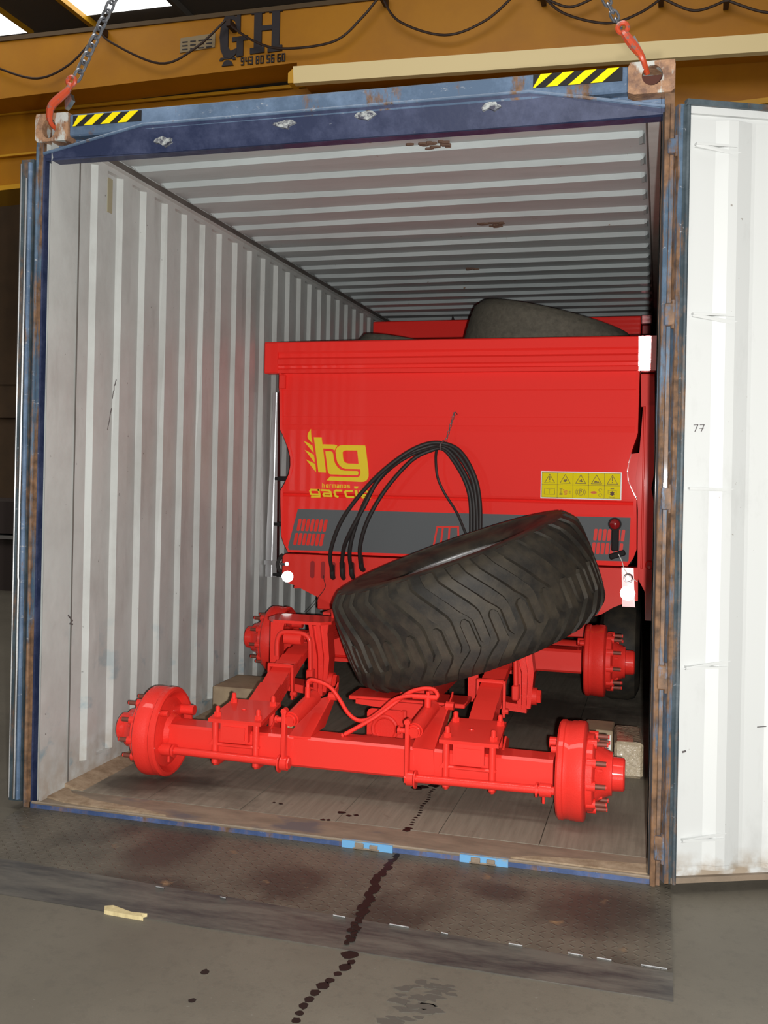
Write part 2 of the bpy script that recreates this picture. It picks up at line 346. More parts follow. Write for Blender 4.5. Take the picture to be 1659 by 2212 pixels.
# ------------------------------------------------------------------ yellow bridge crane
cr = thing('bridge_crane', 'yellow overhead travelling crane girder with black letters and looping cables', 'crane', (-3, 9, 7.2))
cr_o = Vector(cr.location)
def at(o, p):  # keep world coordinates under a moved empty
    o.parent = p; o.matrix_parent_inverse = Matrix.Translation(-Vector(p.location)); return o
def slab(pts, y0, y1, name, m_, parent): return at(mb().prism(pts, y0, y1, XZ).build(name, m_), parent)
slab([(-10, 6.63), (-3.55, 6.79), (-3.55, 6.60), (5, 6.44), (5, 7.72), (-2.3, 7.50), (-10, 7.50)], 9.0, 9.55, 'girder_web', M_crane, cr)
slab([(-10, 7.50), (5, 7.50), (5, 7.56), (-10, 7.56)], 8.97, 9.7, 'top_flange', M_roofbeam, cr)
at(mb().add([(-3.55, 8.85, 6.68), (5, 8.85, 6.48), (5, 8.88, 6.29), (-3.55, 8.88, 6.47), (-3.55, 8.99, 6.68), (5, 8.99, 6.48), (5, 8.99, 6.29), (-3.55, 8.99, 6.47)], [(0,1,2,3),(4,7,6,5),(0,4,5,1),(3,2,6,7),(0,3,7,4),(1,5,6,2)]).build('lit_flange_band', M_crlit), cr)  # bright flange face, the light on it painted cream
slab([(-10, 5.49), (5, 6.12), (5, 6.70), (-10, 6.64)], 9.56, 10.1, 'lower_girder', M_crane, cr)
slab([(-10, 6.64), (5, 6.74), (5, 6.78), (-10, 6.68)], 9.52, 10.1, 'lower_girder_flange', M_crane2, cr)
slab([(-10, 5.43), (5, 6.06), (5, 6.13), (-10, 5.50)], 9.46, 10.2, 'lower_flange', M_crane2, cr)
slab([(-3.62, 6.47), (-3.55, 6.47), (-3.55, 6.66), (-3.62, 6.60)], 8.86, 9.1, 'end_plate', M_crane2, cr)
slab([(-10, 5.98), (-3.5, 6.12), (-3.5, 6.15), (-10, 6.01)], 9.50, 9.57, 'girder_seam', M_crane2, cr)
# lettering
def strokes(bm, segs, w, f, d0, d1, mi=0):
    for n_, (a, b) in enumerate(segs):
        ax, ay = a; bx, by = b; L = math.hypot(bx-ax, by-ay) or 1e-6; dx, dy = (bx-ax)/L, (by-ay)/L; h = w/2
        ax -= dx*h*.9; ay -= dy*h*.9; bx += dx*h*.9; by += dy*h*.9
        bm.prism([(ax-dy*h, ay+dx*h), (bx-dy*h, by+dx*h), (bx+dy*h, by-dx*h), (ax+dy*h, ay-dx*h)], d0-math.copysign(.00012, d1-d0)*(n_ % 9), d1+math.copysign(.0002, d1-d0)*(n_ % 9), f, mi)
def poly(pts): return [(pts[i], pts[i+1]) for i in range(len(pts)-1)]
g = mb()
def L(poly_, ox=0, oz=0): g.prism([(ox+a, oz+b) for a, b in poly_], 8.975, 9.005, XZ)
gx, gz = -4.665, 6.955
L([(.06,.0),(.16,-.035),(.24,.02),(.25,.10),(.16,.07),(.125,.13),(.125,.44),(.17,.50),(.22,.47),(.24,.40),(.27,.30),(.30,.30),(.30,.56),(.255,.56),(.24,.52),(.17,.565),(.07,.54),(.015,.42),(.0,.27),(.015,.10)], gx, gz)
L([(.18,.19),(.41,.20),(.41,.26),(.18,.25)], gx, gz); L([(.2505,-.02),(.345,-.01),(.345,.197),(.2505,.193)], gx, gz)
hx = -4.22
for q in (0, .255):
    L([(hx+.055+q, .081), (hx+.165+q, .086), (hx+.165+q, .533), (hx+.055+q, .53)], 0, gz)
    L([(hx+q, 0), (hx+.205+q, .008), (hx+.205+q, .085), (hx+q, .08)], 0, gz); L([(hx+.01+q, .53), (hx+.205+q, .535), (hx+.205+q, .61), (hx+.01+q, .60)], 0, gz)
L([(hx+.1655, .30), (hx+.309, .30), (hx+.309, .365), (hx+.1655, .365)], 0, gz)
at(g.build('lettering', M_ink2), cr)
SEG = {'0':'abcdef','1':'bc','2':'abged','3':'abgcd','4':'fgbc','5':'afgcd','6':'afgedc','7':'abc','8':'abcdefg','9':'abcdfg'}
def digit(bm, ch, x, z, w, h, t, f, d0, d1, mi=0):
    P_ = {'a':((0,h),(w,h)),'b':((w,h),(w,h/2)),'c':((w,h/2),(w,0)),'d':((0,0),(w,0)),'e':((0,0),(0,h/2)),'f':((0,h/2),(0,h)),'g':((0,h/2),(w,h/2))}
    strokes(bm, [tuple((x+a, z+b) for a, b in P_[q]) for q in SEG[ch]], t, f, d0, d1, mi)
x = -4.345
for word in ('943', '80', '56', '60'):
    g = mb()
    for ch in word: digit(g, ch, x, 6.825, .034, .095, .013, XZ, 8.98, 9.0); x += .063
    at(g.build('telephone_digits', M_ink2), cr); x += .028
g = mb()
# telephone pictogram
g.prism([(-4.63,6.83),(-4.46,6.83),(-4.49,6.885),(-4.52,6.905),(-4.57,6.905),(-4.60,6.885)], 8.98, 9.0, XZ)
g.prism([(-4.665,6.905),(-4.62,6.905),(-4.61,6.922),(-4.48,6.922),(-4.47,6.905),(-4.425,6.905),(-4.44,6.945),(-4.65,6.945)], 8.98, 9.0, XZ)
at(g.build('telephone_symbol', M_ink2), cr)
g = mb().prism([(-5.26,7.07),(-4.74,7.10),(-4.73,7.29),(-5.25,7.27)], 8.98, 9.005, XZ); nl = at(g.build('notice_board', mat('faded_notice', (.30,.22,.12), .6)), cr)
g = mb()
for i in range(3):
    for j in range(4): g.box(-5.22+j*.12, -5.14+j*.12, 8.972, 8.98, 7.10+i*.05, 7.115+i*.05)
at(g.build('notice_text', M_ink2), cr)
loops = [[(-8.3,7.20),(-7.98,7.02),(-7.37,6.83),(-6.86,6.98),(-6.46,7.33)], [(-6.40,7.42),(-6.2,7.22),(-5.46,6.87),(-4.95,7.02),(-4.50,7.36)], [(-4.45,7.3),(-4.1,7.05),(-3.68,6.905),(-2.98,6.93),(-2.60,7.20),(-2.35,7.48)],
         [(-2.33,7.42),(-2.1,7.10),(-1.51,6.87),(-1.0,7.0),(-.62,7.3)], [(-.35,7.3),(-.05,7.0),(.47,6.82),(.85,6.9),(1.15,7.08)], [(-.30,7.22),(0.03,7.06),(.36,7.16)], [(1.10,7.06),(1.48,6.866),(1.84,6.95)], [(1.84,6.95),(2.29,6.76),(2.7,6.8),(3.0,7.0)]]
for i, lp in enumerate(loops):
    at(mb().tube([(a, 8.80, b) for a, b in lp], .016, 6, 0, 8).build('festoon_cable', M_cable), cr)
    at(mb().box(lp[0][0]-.03, lp[0][0]+.03, 8.77, 8.99, lp[0][1]-.03, lp[0][1]+.06).build('cable_trolley', M_cable), cr)

# ------------------------------------------------------------------ stuff on the left of the hall
st = thing('steel_stack', 'dark stack of steel sections with a pale edge strip, left of the container', 'stack', (-6.2, 6.2, FZ))
at(mb().box(-7.4, -5.56, 6.0, 7.2, .62, .97).build('upper_bundle', M_dk), st)
at(mb().box(-7.4, -5.56, 5.98, 7.2, .56, .60).build('pale_strip', M_steel), st)
at(mb().box(-7.4, -5.58, 6.05, 7.2, FZ, .55).build('lower_bundle', M_dk), st)

# ------------------------------------------------------------------ steel loading plate on the floor
pl = thing('loading_plate', 'worn steel chequer plate on the concrete in front of the container', 'plate', (0, -.35, FZ))
at(mb().prism([(-1.225, .02), (1.255, .02), (1.255, -.60), (-.2, -.52), (-1.16, -.47)], FZ+.0005, 0.0, XY).build('chequer_plate', M_plate), pl)
g = mb()
pts = [(-1.16, -.47), (-.2, -.52), (1.255, -.60)]; pts2 = [(-1.12, -.70), (-.2, -.722), (1.255, -.735)]
vs = [(a, b, 0) for a, b in pts] + [(a, b, FZ+.002) for a, b in pts2] + [(a, b, FZ) for a, b in pts] + [(a, b, FZ) for a, b in pts2]
g.add(vs, [(0,1,4,3),(1,2,5,4),(6,7,10,9),(7,8,11,10),(3,4,10,9),(4,5,11,10),(0,3,9,6),(2,5,11,8),(0,1,7,6),(1,2,8,7)])
at(g.build('bevelled_lip', M_lip), pl)
# small steel beads stand in for the highlights along the bend
g = mb()
for (a, b) in ((.26,.30), (.44,.50), (.60,.62), (.80,.84), (.97,1.01), (1.05,1.09), (1.17,1.24), (-.35,-.32), (-.12,-.10)):
    yb = -.535-.052*(a+.2)/1.45*1.0
    g.tube([(a, yb, .0015), (b, yb-.003, .0015)], .003, 6, 0, 1)
at(g.build('bend_highlights', M_steel), pl)['kind'] = 'stuff'
sp_ = mb().prism([(-.53,-.56),(-.50,-.545),(-.40,-.575),(-.33,-.57),(-.345,-.585),(-.33,-.60),(-.40,-.60),(-.51,-.595)], 0.0, .012, XY).build('wood_splinter', M_timber)
sp_.location = (-.035, -.255, FZ); sp_.scale = (.75, .8, 1); tag(sp_, 'pale broken wood splinter lying on the concrete by the plate', 'splinter')

# oil spots
dp = mb()
def smear(g, x0, x1, y0, y1, n, seed):
    q = random.Random(seed)
    for i in range(n):
        x, y, r = q.uniform(x0, x1), q.uniform(y0, y1), q.uniform(.004, .022); m_ = 7
        g.prism([(x+r*q.uniform(.5, 2.0)*cos(2*PI*i_/m_), y+r*q.uniform(.4, 1)*sin(2*PI*i_/m_)) for i_ in range(m_)], FZ, FZ+.0003+i*.00006, XY)
smear(dp, .56, .66, -1.08, -.82, 26, 3); smear(dp, .62, .70, -1.0, -.80, 14, 5); smear(dp, .57, .62, -1.15, -.95, 16, 8)
tag(dp.build('dark_smudges', M_stain), 'patch of dark dried smudges on the concrete in front of the plate', 'stain', kind='stuff')
def blob(g, x, y, r, z, k=1.5):
    n = 10; g.prism([(x+r*k*(1+.25*random.uniform(-1, 1))*cos(2*PI*i/n)*.8, y+r*(1+.25*random.uniform(-1, 1))*sin(2*PI*i/n)) for i in range(n)], z, z+.0008, XY)
g = mb()
for x, y, r in [(.309,.165,.014),(.312,.185,.012)]+[(.315-.004*sin(i)-i*.001, .225+i*.028, .0065) for i in range(19)]+[(.226,.665,.024),(.25,.69,.02),(.29,.72,.02),(.022,.27,.014),(.06,.245,.010),(.085,.26,.008),(-.02,.17,.009),(.0,.175,.008),(-.24,.29,.007),(-.27,.295,.006)]:
    blob(g, x, y, r, .0255)
tag(g.build('oil_spots', M_oil), 'dark oil drips in a line on the container floor under the axle', 'oil stain', kind='stuff')
g = mb(); tr = [(.324,-.01),(.313,-.216),(.330,-.437),(.345,-.60),(.350,-.705)]
y = -.02
while y > -.70:
    x = tr[-1][0]
    for (a, b), (c_, d_) in zip(tr[:-1], tr[1:]):
        if d_ <= y <= b: x = a+(c_-a)*(b-y)/(b-d_)
    big = 1.0 if -.10 < y else (1.35 if y > -.52 else 1.0)
    blob(g, x+random.uniform(-.008, .008), y, random.uniform(.008, .017)*big, .0003+random.uniform(0, .0004)-(.0 if y > -.53 else (-.53-y)*.045), 1.0); y -= .013
for x, y, r in [(.374,-.748,.024),(.392,-.790,.015),(.384,-.822,.021),(.376,-.862,.013),(.365,-.905,.015),(.357,-.935,.020),(.350,-.975,.015),(.346,-1.010,.014),(.344,-1.045,.015),(.346,-1.08,.013),(.350,-1.115,.014),(.03,-.962,.013),(.063,-1.107,.010)]:
    blob(g, x, y, r, FZ+.0005, 1.15)
tag(g.build('oil_drops', M_oil), 'trail of dark oil drops across the plate and concrete', 'oil stain', kind='stuff')

# ------------------------------------------------------------------ container
ct = thing('shipping_container', 'open worn blue shipping container with pale ribbed inside, hung from chains', 'container', (0, 0, 0))
Lc = 11.9; XW = 1.15
def corr_wall(side):
    rows = [(-.0, 0), (.10, 0), (.101, 1), (.8, 1), (1.4, 1), (2.0, 1), (2.649, 1), (2.65, 0), (2.70, 0)]
    ys = [(0.0, 0), (.285, 0)]; y = .30; kk = 0
    while y < Lc-.3:
        ys += [(y+.018, 1), (y+.040, 0), (y+.118, 0), (y+.140, 1)]; y += .2094; kk += 1
    ys += [(Lc, 0)]
    jit = [random.uniform(-1, 1) for _ in ys]
    vs = []
    for z, act in rows:
        for j, (y, o) in enumerate(ys):
            wob = .004*sin(z*3.1+jit[j]*2)*(1 if act and 0.2 < z < 2.5 else 0)*(abs(jit[j]))
            if side < 0 and .55 < y < .62 and .9 > z > .7: wob += .01
            vs.append((side*((XW if side < 0 else 1.176) + .022*o*act), y+wob, z))
    n = len(ys)
    fs = [(r*n+j, r*n+j+1, (r+1)*n+j+1, (r+1)*n+j) for r in range(len(rows)-1) for j in range(n-1)]
    g = mb(); g.add(vs, fs); g.box(side*1.203, side*1.219, .1, Lc, .02, 2.70)
    return g.build('side_wall', M_in, ct)
corr_wall(-1); corr_wall(1)
# roof with pressed ribs
xs = [-1.15, -1.112, -1.104, -1.09, -.9, -.6, -.3, 0, .3, .6, .9, 1.09, 1.104, 1.112, 1.188]; act = [0, 0, .65, 1, 1, 1, 1, 1, 1, 1, 1, 1, .65, 0, 0]
ys = [(0.125, 0), (.34, 0)]; y = .445
while y < Lc-.3:
    ys += [(y-.07, 0), (y-.01, 1), (y+.10, 1), (y+.122, 0)]; y += .2735
ys += [(Lc, 0)]
vs = [(x, y+.010*sin(x*2.2+y*7)*a, 2.706 - .021*((1-o)*a)) for x, a in zip(xs, act) for y, o in ys]; n = len(ys)
fs = [(i*n+j, i*n+j+1, (i+1)*n+j+1, (i+1)*n+j) for i in range(len(xs)-1) for j in range(n-1)]
g = mb(); g.add(vs, fs); g.box(-1.19, 1.19, .125, Lc, 2.735, 2.74); g.build('roof_panel', M_roofin, ct)
g = mb().box(-1.153, -1.125, .125, Lc, 2.672, 2.72); g.build('roof_rail', M_in, ct)
g = mb().box(1.128, 1.188, .125, Lc, 2.660, 2.72); g.build('roof_rail', M_in, ct)
for sx in (-1, 1): mb().box(sx*1.123-.003, sx*1.123+.003, .13, Lc, 2.676, 2.70).build('rail_joint', M_seam, ct)
mb().box(-1.19, 1.19, Lc, Lc+.04, 0, 2.74).build('end_wall', M_in, ct)
mb().box(-1.1495, -1.145, .196, .200, .05, 2.66).build('wall_joint', M_seam, ct)
# scraped rusty patches on the roof and a few bent dents in the wall
for x, y, w_, h_ in ((.26, .46, .085, .012), (.30, .50, .05, .03), (.31, 1.78, .07, .02), (.33, 1.83, .03, .025), (.0, 2.9, .03, .03)):
    g = mb()
    for i in range(9):
        a, b = x+random.uniform(-w_, w_), y+random.uniform(-h_, h_); r = random.uniform(.004, .012)
        g.prism([(a+r*2*cos(q), b+r*random.uniform(.3, .9)*sin(q)) for q in (0, 1, 2, 3, 4, 5)], 2.6825-i*.0003, 2.69, XY)
    o = g.build('roof_scrape', M_scr2, ct); o['kind'] = 'stuff'
# plywood boards of the floor
fl_ = mb().box(-1.17, 1.17, .17, Lc, .0, .008).build('floor_deck', M_dark, ct)
edges = [-1.15, -.77, -.365, .03, .43, .80, 1.175]
yb = [.172, 2.45, 4.9, 7.3, 9.7, Lc]
for a, b in zip(edges[:-1], edges[1:]):
    for c0, c1 in zip(yb[:-1], yb[1:]): mb().box(a+.0015, b-.0015, c0+.0015, c1-.0015, .008, .025+random.uniform(-.0006, .0004)).build('floorboard', M_wood, fl_)
mb().box(-1.17, 1.187, .012, .170, .002, .0245).build('threshold_plate', M_thr, ct)
# sand gathered along the left edge of the floor and at both posts
g = mb()
def ridge(pts_, w, h):
    for (a, b) in zip(pts_[:-1], pts_[1:]):
        (x0, y0), (x1, y1) = a, b
        g.add([(x0, y0, .0248), (x0+w, y0, .0248), (x1+w, y1, .0248), (x1, y1, .0248), (x0, y0, .025+h), (x1, y1, .025+h)], [(0,1,2,3),(4,1,2,5),(0,4,5,3),(0,1,4),(3,2,5)])
ridge([(-1.151,.18),(-1.151,.5),(-1.151,.9),(-1.151,1.5),(-1.151,2.1)], .085, .022)
g.prism([(-1.16,.06),(-1.06,.03),(-.80,.012),(-.60,.012),(-.72,.05),(-.95,.08),(-1.08,.13),(-1.15,.20)], .0246, .031, XY)
g.prism([(.72,.016),(1.18,.016),(1.185,.10),(.95,.075),(.80,.05)], .0246, .030, XY)
g.build('sand_drift', M_dirt, ct)['kind'] = 'stuff'
# front posts: left
g = mb(); g.box(-1.219, -1.187, 0, .12, 0, 2.64); g.tube([(-1.208, -.004, .02), (-1.208, -.004, 2.62)], .008, 8, 0, 1)
g.build('corner_post', M_post, ct)
g = mb(); g.box(-1.187, -1.179, .001, .05, 0, 2.58); g.build('post_inner_edge', M_dblue, ct)
g = mb(); g.add([(-1.182,.014,.02),(-1.150,.195,.02),(-1.150,.195,2.64),(-1.182,.014,2.64)], [(0,1,2,3)]); g.build('door_jamb', M_in, ct)
# right post
g = mb(); g.box(1.187, 1.219, 0, .16, 0, 2.64); g.tube([(1.197, -.006, .0), (1.197, -.006, 2.6)], .010, 8, 0, 1); g.box(1.180, 1.187, .05, .17, 0, 2.62, 0)
g.build('corner_post', M_post, ct)
mb().box(1.182, 1.1865, .008, .05, 0.03, 2.58).build('post_inner_edge', M_dark, ct)  # dark strip painted for the shaded gap inside the right post
for z0, z1 in ((2.43, 2.48), (1.86, 1.935), (1.25, 1.325), (.655, .735), (.09, .17)):
    g = mb(); g.bevbox(1.199, 1.238, -.026, -.002, z0, z1, .004); g.cyl((1.228, -.018, z0-.01), (1.228, -.018, z1+.01), .008, 10); g.build('hinge', M_hinge, ct)
# castings with an oval hole
def casting(x0, x1, z0, z1, hx, hz, rx, rz):
    g = mb(); n = 32; ring = [(hx+rx*cos(2*PI*i/n), hz+rz*sin(2*PI*i/n)) for i in range(n)]
    outer = []
    for i in range(n):
        a = 2*PI*i/n; c_, s_ = cos(a), sin(a); t = min((x1-hx)/c_ if c_ > 1e-6 else ((x0-hx)/c_ if c_ < -1e-6 else 9), (z1-hz)/s_ if s_ > 1e-6 else ((z0-hz)/s_ if s_ < -1e-6 else 9))
        outer.append((hx+t*c_, hz+t*s_))
    for y in (-.012,):
        vs = [XZ(u, v, y) for u, v in ring] + [XZ(u, v, y) for u, v in outer] + [XZ(u, v, .02) for u, v in ring] + [XZ(u, v, .16) for u, v in outer]
        fs = [(i, (i+1) % n, (i+1) % n+n, i+n) for i in range(n)] + [(i, (i+1) % n, (i+1) % n+2*n, i+2*n) for i in range(n)] + [(i+n, (i+1) % n+n, (i+1) % n+3*n, i+3*n) for i in range(n)]
        g.add(vs, fs)
    g.box(x0+.01, x1-.01, .09, .10, z0+.01, z1-.01, 1)
    return g.build('corner_casting', [M_rust, M_brown], ct)
casting(-1.219, -1.072, 2.638, 2.748, -1.157, 2.69, .030, .040)
casting(1.066, 1.219, 2.640, 2.748, 1.145, 2.70, .034, .034)
# header
mb().bevbox(-1.075, 1.068, .0, .13, 2.655, 2.742, .006).build('header_beam', M_blue, ct)
g = mb(); g.prism([(-1.19, 2.575), (1.19, 2.575), (1.19, 2.64), (1.05, 2.66), (-1.05, 2.66), (-1.19, 2.64)], .048, .065, XZ); g.build('header_plate', M_blue, ct)
g = mb()  # dark blue trapezoid gutter folded forward
A = [(-1.196, 2.590, .004), (-.74, 2.672, -.004), (.735, 2.676, -.004), (1.19, 2.592, .012)]
B = [(-1.196, 2.578, .008), (-.70, 2.578, .034), (.70, 2.578, .034), (1.19, 2.578, .020)]
Cc = [(-1.196, 2.566, .004), (-.70, 2.566, .010), (.70, 2.566, .010), (1.19, 2.566, .010)]
vs = [(p[0], p[2], p[1]) for p in A+B+Cc]+[(p[0], .06, p[1]) for p in A]+[(p[0], .06, p[1]) for p in Cc]
fs = []
for r in range(2): fs += [(r*4+i, r*4+i+1, r*4+i+5, r*4+i+4) for i in range(3)]
fs += [(i, i+1, 13+i, 12+i) for i in range(3)] + [(8+i, 9+i, 17+i, 16+i) for i in range(3)]
g.add(vs, fs); g.build('header_gutter', M_dblue, ct)
g = mb().tube([(-1.185,-.002,2.594),(-.745,-.008,2.676),(.735,-.008,2.680),(1.19,-.002,2.596)], .006, 8, 0, 1); g.build('gutter_edge', M_blue, ct)
# dents with bare metal on the gutter
for x, z in ((-.66,2.612),(-.17,2.640),(.14,2.648),(.60,2.644)):
    g = mb(); n = 11; g.prism([(x+.035*(1+.4*random.uniform(-1,1))*cos(2*PI*i/n), z+.014*(1+.5*random.uniform(-1,1))*sin(2*PI*i/n)) for i in range(n)], .0, .03, XZ)
    g.build('scraped_dent', M_scrape, ct)
# hazard stripes
def hazard(x0, x1, z0, z1, n, off):
    t_ = mb().box(x0, x1, -.0035, .0, z0, z1).build('hazard_strip', M_black, ct)
    w = (x1-x0)/n
    for i in range(n):
        a = x0+w*i+off*w; hw = w*.5; sl = (z1-z0)*1.25
        P4 = [(a, z0), (a+hw, z0), (a+hw+sl, z1), (a+sl, z1)]
        P4 = [(min(max(u, x0), x1), v) for u, v in P4]
        if P4[1][0]-P4[0][0] < .002 and P4[2][0]-P4[3][0] < .002: continue
        mb().prism(P4, -.0055, -.003, XZ).build('yellow_stripe', M_olive, t_)
hazard(-1.055, -.757, 2.692, 2.733, 4, -.35); hazard(.747, 1.048, 2.693, 2.738, 4, -.40)
# sill
mb().box(-1.19, 1.187, .0, .012, -.002, .023).build('sill', M_sill, ct)
g = mb(); g.tube([(-1.18, .002, .022), (1.187, .002, .022)], .006, 6, 0, 1); g.build('sill_edge', M_thr, ct)
for x0, x1 in ((.112, .302), (.545, .715)):
    s_ = mb().box(x0, x1, -.008, .010, -.001, .026).build('lock_recess', M_lblue, ct)
    xm = (x0+x1)/2; g = mb(); g.bevbox(xm-.045, xm-.012, -.014, -.006, .004, .022, .002); g.bevbox(xm+.010, xm+.040, -.014, -.006, .006, .020, .002); g.tube([(xm-.05,-.010,.003),(xm+.045,-.010,.004)], .003, 6, 0, 1); g.build('lock_keeper', M_thr, s_)
# right door, swung back
dr = bpy.data.objects.new('door', None); C.objects.link(dr); dr.parent = ct; dr.location = (1.232, -.028, 0); dr.rotation_euler = (0, 0, math.radians(24)); dr.empty_display_size = .1
prof = [(.036, .0), (.132, .0), (.172, -.014), (.205, -.014), (.262, .002), (.275, .003), (.345, .0), (.375, -.020), (.46, -.020), (.49, .0), (.60, .0), (.63, -.02), (.71, -.02), (.74, 0), (.86, 0), (.89, -.02), (.97, -.02), (1.0, 0), (1.14, 0)]
g = mb(); vs = [(s, d, z) for z in (.075, 2.545) for s, d in prof]; n = len(prof); g.add(vs, [(i, i+1, i+1+n, i+n) for i in range(n-1)])
g.add([(s, d-.002, z) for z in (.060, .075) for s, d in prof] , [(i, i+1, i+1+n, i+n) for i in range(n-1)])
dm = g.build('door_panel', M_door, dr)
g = mb(); g.box(.03, 1.18, .005, .05, .03, 2.585); g.box(.03, 1.18, -.010, .006, 2.560, 2.584); g.build('door_frame', M_door, dr)
g = mb(); g.box(.015, .038, -.006, .04, .02, 2.59); g.tube([(.030,-.010,.02),(.030,-.010,2.59)], .008, 8, 0, 1); g.build('door_gasket', M_seal, dr)
g = mb(); g.box(.0, .018, -.004, .03, .02, 2.59); g.build('door_edge', M_post, dr)
g = mb(); g.box(.02, 1.18, -.024, .0, 2.584, 2.602); g.build('top_gasket', M_seal, dr)
g = mb(); g.box(.02, 1.18, -.012, .02, .022, .040); g.build('bottom_gasket', M_thr, dr)
for z, sg in ((2.46, -1), (1.90, -1), (1.325, 0), (.735, 1), (.165, 1)):
    g = mb(); t_ = .010
    g.add([(.056, -.001, z-sg*.0), (.19, -.017, z+sg*.02), (.215, -.017, z+sg*.02), (.056, -.018, z), (.056, -.001, z-t_), (.19, -.017, z+sg*.02-t_), (.056, -.014, z-t_)], [(0,1,2,3),(4,5,6),(3,2,5,6),(0,1,5,4)])
    g.box(.056, .20, -.019, -.002, z-t_*.5, z+.002); g.build('cross_rib', M_door, dr)
g = mb()
for sg in ([(.074,1.533),(.088,1.534),(.078,1.512)], [(.096,1.534),(.110,1.535),(.100,1.512)]): strokes(g, poly(sg), .0022, XZ, -.0025, -.0005)
strokes(g, [((.095,1.522),(.108,1.523))], .002, XZ, -.0025, -.0005)
strokes(g, [((.058,.452),(.066,.454))], .006, XZ, -.0025, -.0005); strokes(g, [((.32,.53),(.36,.532))], .0022, XZ, -.004, -.001)
g.build('pen_marks', M_pen, dr)
# left door folded against the outside
dl = bpy.data.objects.new('door', None); C.objects.link(dl); dl.parent = ct; dl.location = (-1.225, .0, 0); dl.empty_display_size = .1
g = mb(); g.box(-.060, -.022, .03, 1.2, .03, 2.56); g.build('door_panel', M_blue, dl)
g = mb(); g.box(-.061, -.004, .0, .035, .02, 2.575); g.build('door_edge', M_seal, dl)
g = mb(); g.tube([(-.062,.0,.03),(-.062,.0,2.56)], .0035, 6, 0, 1); g.tube([(-.034,-.006,.03),(-.034,-.006,.9),(-.036,-.007,1.0),(-.034,-.006,2.5)], .0055, 6, 0, 2); g.build('edge_trim', M_steel, dl)
g = mb(); g.tube([(-.016,-.006,.03),(-.016,-.006,2.56)], .009, 8, 0, 1); g.build('gasket', M_blue, dl)
# pen scribbles on the left wall
g = mb()
def YZm(u, v, d): return Vector((d, u, v))
def scrib(y0, z0, h, n, seed, slant=.4):
    R_ = random.Random(seed); p = [(y0, z0)]
    for i in range(n): p.append((y0+(i+1)*h*.10+R_.uniform(-.3,.3)*h*.3, z0+(i+1)*h*slant*.8+(h*.35 if i % 2 else -h*.15)*R_.uniform(.4, 1)))
    strokes(g, poly(p), .0016, YZm, -1.1478, -1.1495)
scrib(.455, 1.52, .045, 6, 1); scrib(.49, 1.66, .04, 7, 3); g.build('pen_scribble', M_pen, ct)
g = mb(); strokes(g, poly([(.18,.74),(.21,.715),(.193,.705),(.212,.70)]), .006, YZm, -1.1478, -1.1495); g.build('pen_scribble', M_pen, ct)
g = mb().box(-1.1495, -1.1478, .415, .455, 2.47, 2.62); g.build('wall_sticker', mat('old_sticker', (.34, .31, .20), .6), ct)

# ------------------------------------------------------------------ lifting chains and hooks
def chain(name, label, pts, hook_pts, eye, n_links, ring=None):
    t_ = thing(name, label, 'chain', pts[0], 'lifting chains')
    a, b = Vector(pts[0]), Vector(pts[1]); d = (b-a); Ld = d.length; d.normalize(); p = Ld/n_links
    e1 = d.cross(Vector((0, 1, 0))).normalized(); e2 = d.cross(e1)
    for i in range(n_links):
        c0 = a + d*(p*(i+.5)); e = e1 if i % 2 else (e1*.35+e2*.9).normalized()
        h, w = p*.68, p*.40
        P_ = [c0+d*h, c0+d*h*.75+e*w*.8, c0+e*w, c0-d*h*.75+e*w*.8, c0-d*h, c0-d*h*.75-e*w*.8, c0-e*w, c0+d*h*.75-e*w*.8]
        at(mb().tube(P_, p*.15, 7, 0, 2, True).build('chain_link', M_chain), t_)
    hk = mb(); P_ = [Vector(q) for q in hook_pts]; hk.tube(P_, lambda s: .0095*(1.0+.7*sin(PI*min(1, s*1.25))), 8, 0, 5)
    ho = at(hk.build('lifting_hook', M_orange), t_)
    e_ = Vector(eye); q = mb().tube([e_+Vector((.017*cos(2*PI*i/8), 0, .017*sin(2*PI*i/8))) for i in range(8)], .0085, 8, 0, 2, True); at(q.build('hook_eye', M_orange), t_)
    return t_
def build_chain(label, a, b, hook, eye, n, tongue):
    t_ = chain('lifting_chain', label, (a, b), hook, eye, n)
    at(mb().prism(tongue, .005, .03, XZ).build('hook_latch', M_steel), t_); return t_
build_chain('steel lifting chain with orange hook in the left corner casting', (-1.060, .02, 2.885), (-.875, .02, 3.24),
            [(-1.070,.0,2.862),(-1.078,-.01,2.832),(-1.106,-.02,2.803),(-1.134,-.03,2.769),(-1.143,-.03,2.730),(-1.142,-.02,2.705),(-1.135,.01,2.69)], (-1.068, 0, 2.872), 11,
            [(-1.100,2.800),(-1.074,2.826),(-1.068,2.802),(-1.085,2.780),(-1.098,2.768)])
build_chain('steel lifting chain with orange hook in the right corner casting', (1.036, .02, 2.885), (.93, .02, 3.10),
            [(1.047,.0,2.858),(1.056,-.01,2.842),(1.075,-.02,2.81),(1.098,-.03,2.775),(1.115,-.03,2.745),(1.128,.01,2.715)], (1.045, 0, 2.872), 8,
            [(1.075,2.84),(1.085,2.845),(1.122,2.77),(1.112,2.765)])

